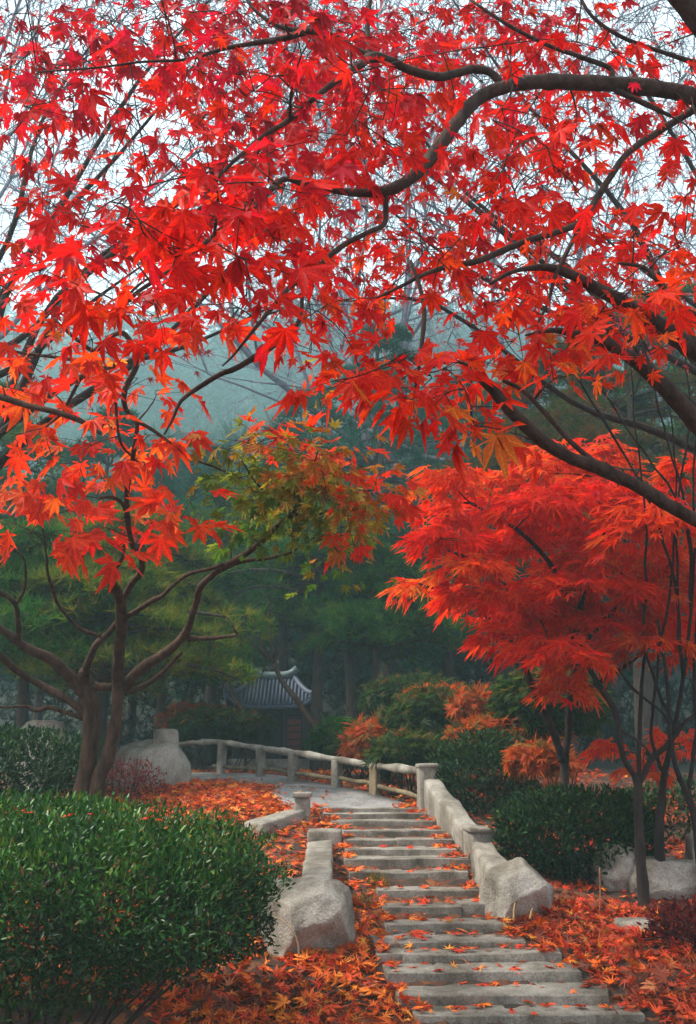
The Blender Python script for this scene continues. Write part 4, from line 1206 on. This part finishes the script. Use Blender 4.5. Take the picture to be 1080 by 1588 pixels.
varB = rng.integers(0, 4, len(B_[0]))
mB = mass('leaf_litter', FLAT_S, *B_[:3], varB, PAL_FALL[palB], M_LITTER)
tag(mB, 'fallen leaves drifting over the upper bank and around the landing', 'leaf litter')
# leaves on the treads, drifted to the back and to the ends
LP = []
for i, (D, Dn, xl, xr, z) in enumerate(STEP_FOOT[1:], 1):
    n = int(rng.integers(10, 17)) if i < 10 else int(rng.integers(5, 9))
    for _ in range(n):
        u = rng.beta(.7, .7) if i > 9 else rng.random()
        if i > 9 and rng.random() < .5: u = 1 - rng.random() * .2
        LP.append((xl + (xr - xl) * u, D + (Dn - D) * (1 - rng.random() ** 1.6 * .85), z + .014))
LP = np.array(LP)
Ls = lay(LP, .085, .22)
pl_ = rng.choice([0, 2, 3, 4, 1], len(LP), p=[.25, .25, .25, .15, .1])
for o in singles('fallen_leaf', 'fall', FLAT_F, Ls[0], Ls[1], Ls[2], rng.integers(0, 5, len(LP)), pl_, PAL_FALL, M_LITTER, None):
    cn = CNAME[[k for k in range(len(PAL_FALL)) if abs(o.data.attributes['tint'].data[0].color[0] - PAL_FALL[k][0]) < 1e-3][0]]
    yy = o.location.y
    pl = 'lowest wide treads' if yy < 8.6 else ('uneven middle treads' if yy < 10.6 else ('treads between the two stone walls' if yy < 12.3 else 'topmost treads below the landing'))
    tag(o, cn + ' maple leaf lying on the ' + pl, 'leaf', cn + ' leaves on the ' + pl)

CAUGHT = []
for _ in range(16):
    x_, y_ = rng.uniform(-3.2, -.95), rng.uniform(6.5, 7.6)
    CAUGHT.append((x_, y_, 1.58 - .05 * abs(x_ + 2.1) + .02, 'red maple leaf caught on top of the clipped hedge', 'leaves caught on the hedge'))
CP = np.array([c_[:3] for c_ in CAUGHT])
Cl = lay(CP, .07, .3)
for o, c_ in zip(singles('fallen_leaf', 'fall', FLAT_F, Cl[0], Cl[1], Cl[2], rng.integers(0, 5, len(CP)), np.full(len(CP), 3), PAL_FALL, M_LITTER, None), CAUGHT):
    tag(o, c_[3], 'leaf', c_[4])

# ------------------------------------------------------------------ wood behind: pines
def blades(P, D_, L, w, n):
    """needle tufts: n thin blades at each point, fanning round direction D_"""
    m = len(P)
    P = np.repeat(P, n, 0); D_ = np.repeat(D_, n, 0)
    d = D_ + rng.standard_normal(P.shape) * .62
    d /= np.linalg.norm(d, axis=1)[:, None]
    s = np.cross(d, rnd_dir(len(P))); s /= np.linalg.norm(s, axis=1)[:, None] + 1e-9
    l = L * rng.uniform(.6, 1.25, len(P))[:, None]
    V = np.stack([P - s * w, P + s * w, P + d * l], 1).reshape(-1, 3)
    T = np.arange(len(V)).reshape(-1, 3)
    return V, T

def pine_parts(H, cb, spread, seed, tufts=2600, nb=11, L=.26, w=.012, layers=11):
    """crown as tiers of drooping boughs; returns trunk, boughs and needle meshes around the origin"""
    r0 = np.random.default_rng(seed)
    lean = r0.normal(0, .02, 2)
    tr = Acc()
    zs = np.linspace(-.3, H, 9)
    tp = np.stack([lean[0] * zs + .05 * np.sin(zs * .8 + seed), lean[1] * zs, zs], -1)
    tr.tube(tp, np.interp(zs, [0, H], [.017 * H + .05, .02]), 9, .05)
    bo = Acc(); P, D_ = [], []
    per = tufts // (layers * 5)
    for k in range(layers):
        z0 = cb + (H - cb) * ((k + .3 * r0.random()) / layers) ** .95
        rad = spread * (1 - ((z0 - cb) / (H - cb)) ** 1.5 * .85) * r0.uniform(.7, 1.1)
        for b in range(5):
            a = r0.random() * 6.283
            l = rad * r0.uniform(.6, 1.15)
            d = np.array((math.cos(a), math.sin(a), 0))
            s = np.array((-d[1], d[0], 0))
            base = np.array((np.interp(z0, zs, tp[:, 0]), np.interp(z0, zs, tp[:, 1]), z0))
            u = np.linspace(0, 1, 6)
            pts = base + d * (l * u)[:, None] + np.array((0, 0, 1)) * (l * (.16 * np.sin(u * 2.6) - .10 * u))[:, None] + s * (l * .08 * np.sin(u * 4 + k))[:, None]
            bo.tube(pts, np.linspace(.045 * l / 2 + .01, .008, 6), 4)
            t = .25 + .8 * r0.random(per) ** .7
            c = np.stack([np.interp(t, u, pts[:, i]) for i in range(3)], -1)
            wd = l * .30 * (1.15 - t)
            c += s * (r0.normal(0, 1, per) * (wd + .08))[:, None] + np.array((0, 0, 1)) * (r0.normal(.03, .055, per) * l * .6)[:, None] + d * ((t - 1).clip(0) * l)[:, None]
            P.append(c); D_.append(np.tile(d * .5 + np.array((0, 0, .45)), (per, 1)) + s * r0.normal(0, .4, per)[:, None])
    P, D_ = np.concatenate(P), np.concatenate(D_)
    V, T = blades(P, D_, L, w, nb)
    return tr, bo, V, T, len(P) * nb

PINE_COL = {'green': [(.016, .11, .018), (.035, .15, .018), (.085, .18, .016)], 'dark': [(.007, .075, .038), (.011, .10, .050), (.018, .12, .048)], 'yellow': [(.055, .15, .012), (.11, .19, .012), (.19, .21, .014)], 'olive': [(.05, .085, .014), (.085, .095, .016), (.16, .075, .016)]}
_pine = {}
def pine(px, D, top_py, bot_py, spread, colour, label, variant=0, tufts=2600, group='pines in the wood behind'):
    x = W(px, 1100, D).x
    z0 = gz(x, D)
    H = W(540, top_py, D).z - z0
    cb = max(.5, W(540, bot_py, D).z - z0)
    root = empty('pine_tree', (x, D, z0), label, 'tree', group)
    far = D / 20
    tr, bo, V, T, nbl = pine_parts(H, cb, spread, variant * 17 + int(px) % 97, tufts, 10, .20 + .05 * far, .007 + .006 * far)
    off = np.array((x, D, z0))
    tr.V = [v + off for v in tr.V]; bo.V = [v + off for v in bo.V]
    link('trunk', tr.build('trunk', M_BARKP), root)
    link('boughs', bo.build('boughs', M_BARKP), root, 'stuff')
    cols = np.array(PINE_COL[colour]) * 1.2
    tuft_c = cols[rng.integers(0, 3, nbl // 10)]
    tint = np.repeat(np.repeat(tuft_c, 10, 0)[:nbl], 3, 0)
    link('crown', mesh_np('crown', V + off, T, M_NEEDLE, False, tint), root, 'stuff')
PINES = [(40, 15.5, 820, 1040, 2.6, 'green', 'broad mid green pine behind the far left hedge'), (160, 17.5, 790, 1040, 2.8, 'yellow', 'yellow green pine between the forked stems of the left maple'), (330, 25.5, 760, 990, 2.8, 'green', 'green pine above the tiled pavilion roof'),
         (495, 21.5, 760, 930, 2.4, 'green', 'tall pine with a straight dark bare trunk beside the pavilion'), (440, 25.0, 720, 900, 2.6, 'yellow', 'pale green pine behind the turning maple branch'), (548, 24.0, 800, 940, 1.8, 'dark', 'thin trunked pine right of the tall dark trunk'),
         (690, 23.5, 730, 960, 3.0, 'dark', 'dark pine with a thick trunk behind the laceleaf shrubs'), (610, 29.0, 500, 860, 3.8, 'dark', 'highest teal pine rising above the middle of the wood'), (470, 33.0, 600, 880, 4.0, 'dark', 'misty teal pine left of the highest pine'),
         (330, 34.0, 690, 900, 3.8, 'dark', 'misty pine under the grey hill on the left'), (140, 29.0, 640, 900, 3.6, 'dark', 'dark pine far behind the left maple crown'), (-40, 22.0, 600, 900, 3.4, 'green', 'tall green pine cut by the left edge'),
         (790, 26.0, 590, 900, 3.6, 'dark', 'dark pine behind the scarlet maple crown'), (880, 20.0, 520, 900, 3.0, 'olive', 'olive brown pine behind the right branches'), (1000, 18.5, 480, 900, 3.0, 'olive', 'tall olive pine near the right edge'), (1110, 22.0, 420, 900, 3.4, 'green', 'tall green pine cut by the right edge'),
         (720, 34.0, 560, 900, 4.2, 'dark', 'bluish pine standing behind the thick trunked one'), (950, 30.0, 520, 900, 4.0, 'dark', 'dark pine far back on the right'), (560, 38.0, 640, 900, 4.0, 'dark', 'faint far pine between the tall ones'), (235, 40.0, 700, 900, 4.2, 'dark', 'faint far pine at the foot of the misty hill'),
         (140, 15, 850, 1060, 2.2, 'yellow', 'low spreading yellow green pine left of the forked stems'), (255, 21.5, 830, 1050, 2.6, 'green', 'low spreading green pine right of the forked stems'), (545, 23.5, 780, 960, 2.2, 'green', 'green pine whose boughs hang over the pavilion roof'), (590, 21.0, 850, 1010, 1.9, 'green', 'small green pine left of the scarlet maple'),
         (640, 31.0, 820, 1060, 3.2, 'dark', 'dark low pine between the trunks right of the middle'), (560, 33.0, 800, 1060, 3.2, 'dark', 'dark low pine far behind the pavilion'), (740, 29.0, 800, 1060, 3.2, 'dark', 'dark low pine behind the left tips of the scarlet crown'), (850, 28.0, 800, 1060, 3.2, 'dark', 'dark low pine behind the scarlet maple trunks'), (1020, 25.0, 760, 1040, 3.0, 'dark', 'dark low pine behind the slim stems on the right'),
         (60, 26.0, 800, 1060, 3.0, 'dark', 'dark low pine behind the left limbs'), (200, 30.0, 800, 1060, 3.2, 'dark', 'dark low pine far behind the forked stems'), (380, 30.0, 800, 1060, 3.0, 'dark', 'dark low pine behind the pavilion roof')]
for k, p_ in enumerate(PINES):
    pine(*p_, variant=k, tufts=3600 if p_[1] < 26 else 2600)

# undergrowth that closes the view under the pines
def thicket():
    n = 9000
    x, y = rng.uniform(-20, 20, n), rng.uniform(25, 44, n)
    k = np.array([noise.noise(Vector((a * .35, b * .35, 5))) for a, b in zip(x, y)])
    z = ground(x, y) + rng.random(n) ** 1.3 * (2.2 + 2.2 * k + (y - 25) * .16)
    P = np.stack([x, y, z], -1)
    V, T = blades(P, np.tile((0, -.3, .35), (n, 1)), .30, .026, 11)
    c = np.array([(.010, .024, .012), (.016, .034, .016), (.024, .028, .016)])[rng.integers(0, 3, n)]
    o = link('undergrowth', mesh_np('undergrowth', V, T, M_NEEDLE, False, np.repeat(c, 33, 0)), None, 'stuff')
    tag(o, 'dark tangled undergrowth closing the view beneath the pines', 'undergrowth')
thicket()

# far wood on the hillside
def far_wood():
    Ps, Ds, Cs = [], [], []
    tr = Acc()
    for _ in range(1100):
        y = 48 + 165 * rng.random() ** .9
        x = rng.uniform(-1, 1) * (14 + y * .45)
        z0 = gz(x, y); H = rng.uniform(6, 10) * (1 + y / 200)
        n = 46
        u = rng.random(n) ** 1.2
        a = rng.random(n) * 6.283
        rad = (1 - u) * H * .30 + .2
        rr_ = rad * rng.random(n) ** .4
        Ps.append(np.stack([x + rr_ * np.cos(a), y + rr_ * np.sin(a), z0 + H * (.18 + .82 * u)], -1))
        Ds.append(np.stack([np.cos(a), np.sin(a), np.full(n, .2)], -1))
        Cs.append(np.tile(np.array([(.04, .10, .075), (.05, .12, .085), (.07, .12, .07), (.10, .09, .06)])[rng.choice(4, p=[.4, .35, .2, .05])], (n, 1)))  # paler blue teal needles: some of the hill's mist is painted in
        tr.tube([(x, y, z0 - .3), (x, y, z0 + H * .9)], [.16, .03], 4)
    P, D_, C_ = map(np.concatenate, (Ps, Ds, Cs))
    V, T = blades(P, D_, 1.9, .22, 7)
    o = link('hillside_wood', mesh_np('hillside_wood', V, T, M_NEEDLE, False, np.repeat(C_, 21, 0)), None, 'stuff')
    tag(o, 'misty evergreen wood covering the hillside far behind', 'wood')
    o2 = link('trunks', tr.build('trunks', M_BARKP), o, 'stuff')
far_wood()

# bare trees, grey lavender twigs against the sky
def bare_tree(x, y, H, label, seed):
    z0 = gz(x, y)
    r0 = np.random.default_rng(seed)
    root = empty('bare_tree', (x, y, z0), label, 'tree', 'bare trees against the sky')
    tk, bo, tw = Acc(), Acc(), Acc()
    def grow(p, d, l, r, lev):
        n = 4
        pts = [p]
        for i in range(n):
            d = d + r0.normal(0, .10 + .03 * lev, 3); d[2] += .05; d /= np.linalg.norm(d)
            pts.append(pts[-1] + d * l / n)
        (tk if lev == 0 else bo if lev < 3 else tw).tube(pts, np.linspace(r, r * .62, n + 1), 8 if lev == 0 else (5 if lev < 3 else 3))
        if lev >= 6: return
        kids = [5, 4, 4, 3, 3, 3][lev]
        for k in range(kids):
            i = int(r0.integers(2, n + 1)) if k else n
            a = d + r0.normal(0, .52, 3); a[2] += .18; a /= np.linalg.norm(a)
            grow(pts[i], a, l * r0.uniform(.58, .82), max(r * .5, .013), lev + 1)
    grow(np.array((x, y, z0 - .2)), np.array((0, 0, 1.0)), H * .36, .0065 * H, 0)
    link('trunk', tk.build('trunk', M_TWIG), root)
    link('branches', bo.build('branches', M_TWIG), root, 'stuff')
    link('twigs', tw.build('twigs', M_TWIG), root, 'stuff')
for x, y, H, lab, sd in [(3.0, 38, 38, 'bare grey tree rising behind the middle of the wood', 8), (1.2, 40, 40, 'bare grey tree furthest back behind the tall pines', 9), (-12.5, 26, 27, 'bare grey tree with lacy twigs high on the left', 3), (-15.5, 33, 33, 'bare grey tree with lacy twigs left of the middle', 4), (6.5, 31, 32, 'bare grey tree with lacy twigs right of the middle', 5), (10.5, 25, 27, 'bare grey tree with lacy twigs in the upper right corner', 6)]:
    bare_tree(x, y, H, lab, sd)

# leaning brown stems by the pavilion
def lean(pts, label):
    a = W(*pts[0][:3])
    root = empty('leaning_tree', (a.x, a.y, gz(a.x, a.y)), label, 'tree')
    ac = Acc()
    Q = np.array([[*W(x, y, d), r_ * S(y, d)] for x, y, d, r_ in pts])
    Q = np.vstack([[a.x + .05, a.y, gz(a.x, a.y) - .1, pts[0][3] * S(1150, a.y)], Q])
    q = spline(Q, 4); ac.tube(q[:, :3], q[:, 3], 7, .05)
    link('trunk', ac.build('trunk', M_BARKL), root)
    ac = Acc()
    e = q[-1, :3]
    for k in range(8):
        v = e + rng.normal(0, .6, 3) + np.array((-.4, 0, .8))
        ac.tube(spline([e, (e + v) / 2 + rng.normal(0, .1, 3), v], 3), np.linspace(.02, .006, 7), 4)
    link('twigs', ac.build('twigs', M_BARKL), root, 'stuff')
lean([(502, 1148, 20.5, 5), (482, 1118, 20.6, 5), (460, 1085, 20.7, 4.6), (440, 1060, 20.8, 4), (425, 1030, 20.9, 3)], 'brown stem leaning across the front of the pavilion')
lean([(380, 1117, 20.2, 3), (370, 1092, 20.3, 3), (360, 1072, 20.4, 2.6), (352, 1050, 20.5, 2)], 'short thin stem leaning beside the pavilion roof')

# ------------------------------------------------------------------ pavilion
M_TILE = plain('roof_tile', (.085, .11, .17), .55, .3, 14)
M_WOOD = plain('dark_timber', (.018, .016, .016), .7, .3, 12)
M_RED = plain('red_lattice', (.14, .02, .015), .6, .3, 12)
M_WALL = plain('pavilion_wall', (.03, .028, .028), .8, .3, 10)
def pavilion():
    D = 24.0
    ec = W(425, 1092, D)
    g = gz(ec.x, D)
    s = S(1090, D)
    root = empty('pavilion', (ec.x, D, g), 'small dark timber pavilion with an upswept blue grey tiled roof', 'pavilion')
    hw, hd = 72 * s, 56 * s
    ze, zr = W(0, 1098, D).z, W(0, 1052, D).z
    def roofz(u, v):
        # hipped and curved: u,v in -1..1 ; ridge along x
        e = max(abs(v), max(0, (abs(u) - .42) / .58))
        h = max(0.0, 1 - e)
        z = ze + (zr - ze) * (h ** 1.5 * .6 + h * .4)
        z += .28 * (abs(u) ** 4) * (abs(v) ** 2) + .12 * abs(u) ** 6      # upswept corners
        return z
    n = 34
    V = []; Q = []
    for i in range(n + 1):
        for j in range(n + 1):
            u, v = -1 + 2 * i / n, -1 + 2 * j / n
            V.append((ec.x + u * hw, D + v * hd, roofz(u, v)))
    for i in range(n):
        for j in range(n):
            a = i * (n + 1) + j
            Q.append((a, a + n + 1, a + n + 2, a + 1))
    m = len(V)
    V += [(x, y, z - .09) for x, y, z in V]
    Q += [(m + a, m + b, m + c, m + d) for d, c, b, a in Q]
    for i in range(n):
        for a, b in ((i * (n + 1), (i + 1) * (n + 1)), ((i + 1) * (n + 1) + n, i * (n + 1) + n), (i + 1, i), (n * (n + 1) + i, n * (n + 1) + i + 1)):
            Q.append((b, a, a + m, b + m))
    roof = link('roof', mesh_np('roof', np.array(V), None, M_TILE, True, None, Q), root)
    # tile courses: half round ribs running down the slopes
    ac = Acc()
    for k in range(25):
        u = -.96 + 1.92 * k / 24
        for sg in (-1, 1):
            v0 = max(0.02, (abs(u) - .42) / .58)
            vs = np.linspace(v0, 1, 7)
            ac.tube([(ec.x + u * hw, D + sg * v * hd, roofz(u, sg * v) + .02) for v in vs], .035, 5)
    for k in range(17):
        v = -.9 + 1.8 * k / 16
        for sg in (-1, 1):
            u0 = .42 + .58 * abs(v)
            us = np.linspace(u0, 1, 6)
            ac.tube([(ec.x + sg * u * hw, D + v * hd, roofz(sg * u, v) + .02) for u in us], .035, 5)
    link('tile_ribs', ac.build('tile_ribs', M_TILE), roof, 'stuff')
    ac = Acc()
    us = np.linspace(-.5, .5, 11)
    ac.tube([(ec.x + u * hw, D, zr + .07 + .35 * (u / .5) ** 4 * .5) for u in us], .10, 7)
    link('ridge', ac.build('ridge', plain('ridge_tile', (.20, .28, .30), .5)), roof)
    for su in (-1, 1):
        for sv in (-1, 1):
            ac = Acc()
            t = np.linspace(0, 1, 8)
            ac.tube([(ec.x + su * (.42 + .58 * a) * hw, D + sv * a * hd, roofz(su * (.42 + .58 * a), sv * a) + .05) for a in t], .07, 6)
            link('hip_ridge', ac.build('hip_ridge', M_TILE), roof)
    for su in (-.72, -.25, .25, .72):
        for sv in (-.72, .72):
            ac = Acc()
            ac.tube([(ec.x + su * hw, D + sv * hd, g - .1), (ec.x + su * hw, D + sv * hd, ze + .1)], .09, 8)
            link('column', ac.build('column', M_WOOD), root)
    def boxy(name, x0, x1, y0, y1, z0, z1, mat, par=root):
        return link(name, rough_box(name, quad8((x0, y0), (x1, y0), (x1, y1), (x0, y1), z0, z1), mat, (1, 1, 1), .002, .01, 3), par)
    boxy('plinth', ec.x - hw * .86, ec.x + hw * .86, D - hd * .86, D + hd * .86, g - .3, g + .18, M_STEP)
    boxy('wall', ec.x - hw * .7, ec.x + hw * .7, D - hd * .62, D + hd * .66, g + .18, ze + .02, M_WALL)
    boxy('eave_beam', ec.x - hw * .76, ec.x + hw * .76, D - hd * .78, D - hd * .68, ze - .22, ze - .04, M_WOOD)
    dr = boxy('door', ec.x + hw * .28, ec.x + hw * .62, D - hd * .66, D - hd * .625, g + .22, ze - .24, M_RED)
    for k in range(6):
        zz = g + .3 + k * (ze - g - .6) / 5
        boxy('slat', ec.x + hw * .28, ec.x + hw * .62, D - hd * .685, D - hd * .662, zz, zz + .035, M_WOOD, dr)
    wn_ = boxy('window', ec.x - hw * .58, ec.x - hw * .30, D - hd * .66, D - hd * .625, g + .8, ze - .26, M_WOOD)
pavilion()

# ------------------------------------------------------------------ haze
hv = bpy.data.materials.new('haze')
hv.use_nodes = True
ht = hv.node_tree
ht.nodes.clear()
ho = ht.nodes.new('ShaderNodeOutputMaterial')
hp = ht.nodes.new('ShaderNodeVolumePrincipled')
hp.inputs['Color'].default_value = (.58, .94, 1.0, 1)
hp.inputs['Density'].default_value = HAZE
hp.inputs['Anisotropy'].default_value = 0.2
ht.links.new(hp.outputs[0], ho.inputs['Volume'])
me = bpy.data.meshes.new('haze')
bm = bmesh.new(); bmesh.ops.create_cube(bm, size=1); bm.to_mesh(me); bm.free()
hob = link('haze', me, None, 'stuff')
hob.dimensions = (1, 1, 1)
hob.scale = (500, 345, 150)
hob.location = (0, 143, 70)
me.materials.append(hv)
tag(hob, 'pale blue mist hanging in the wood and thickening towards the hill', 'mist')
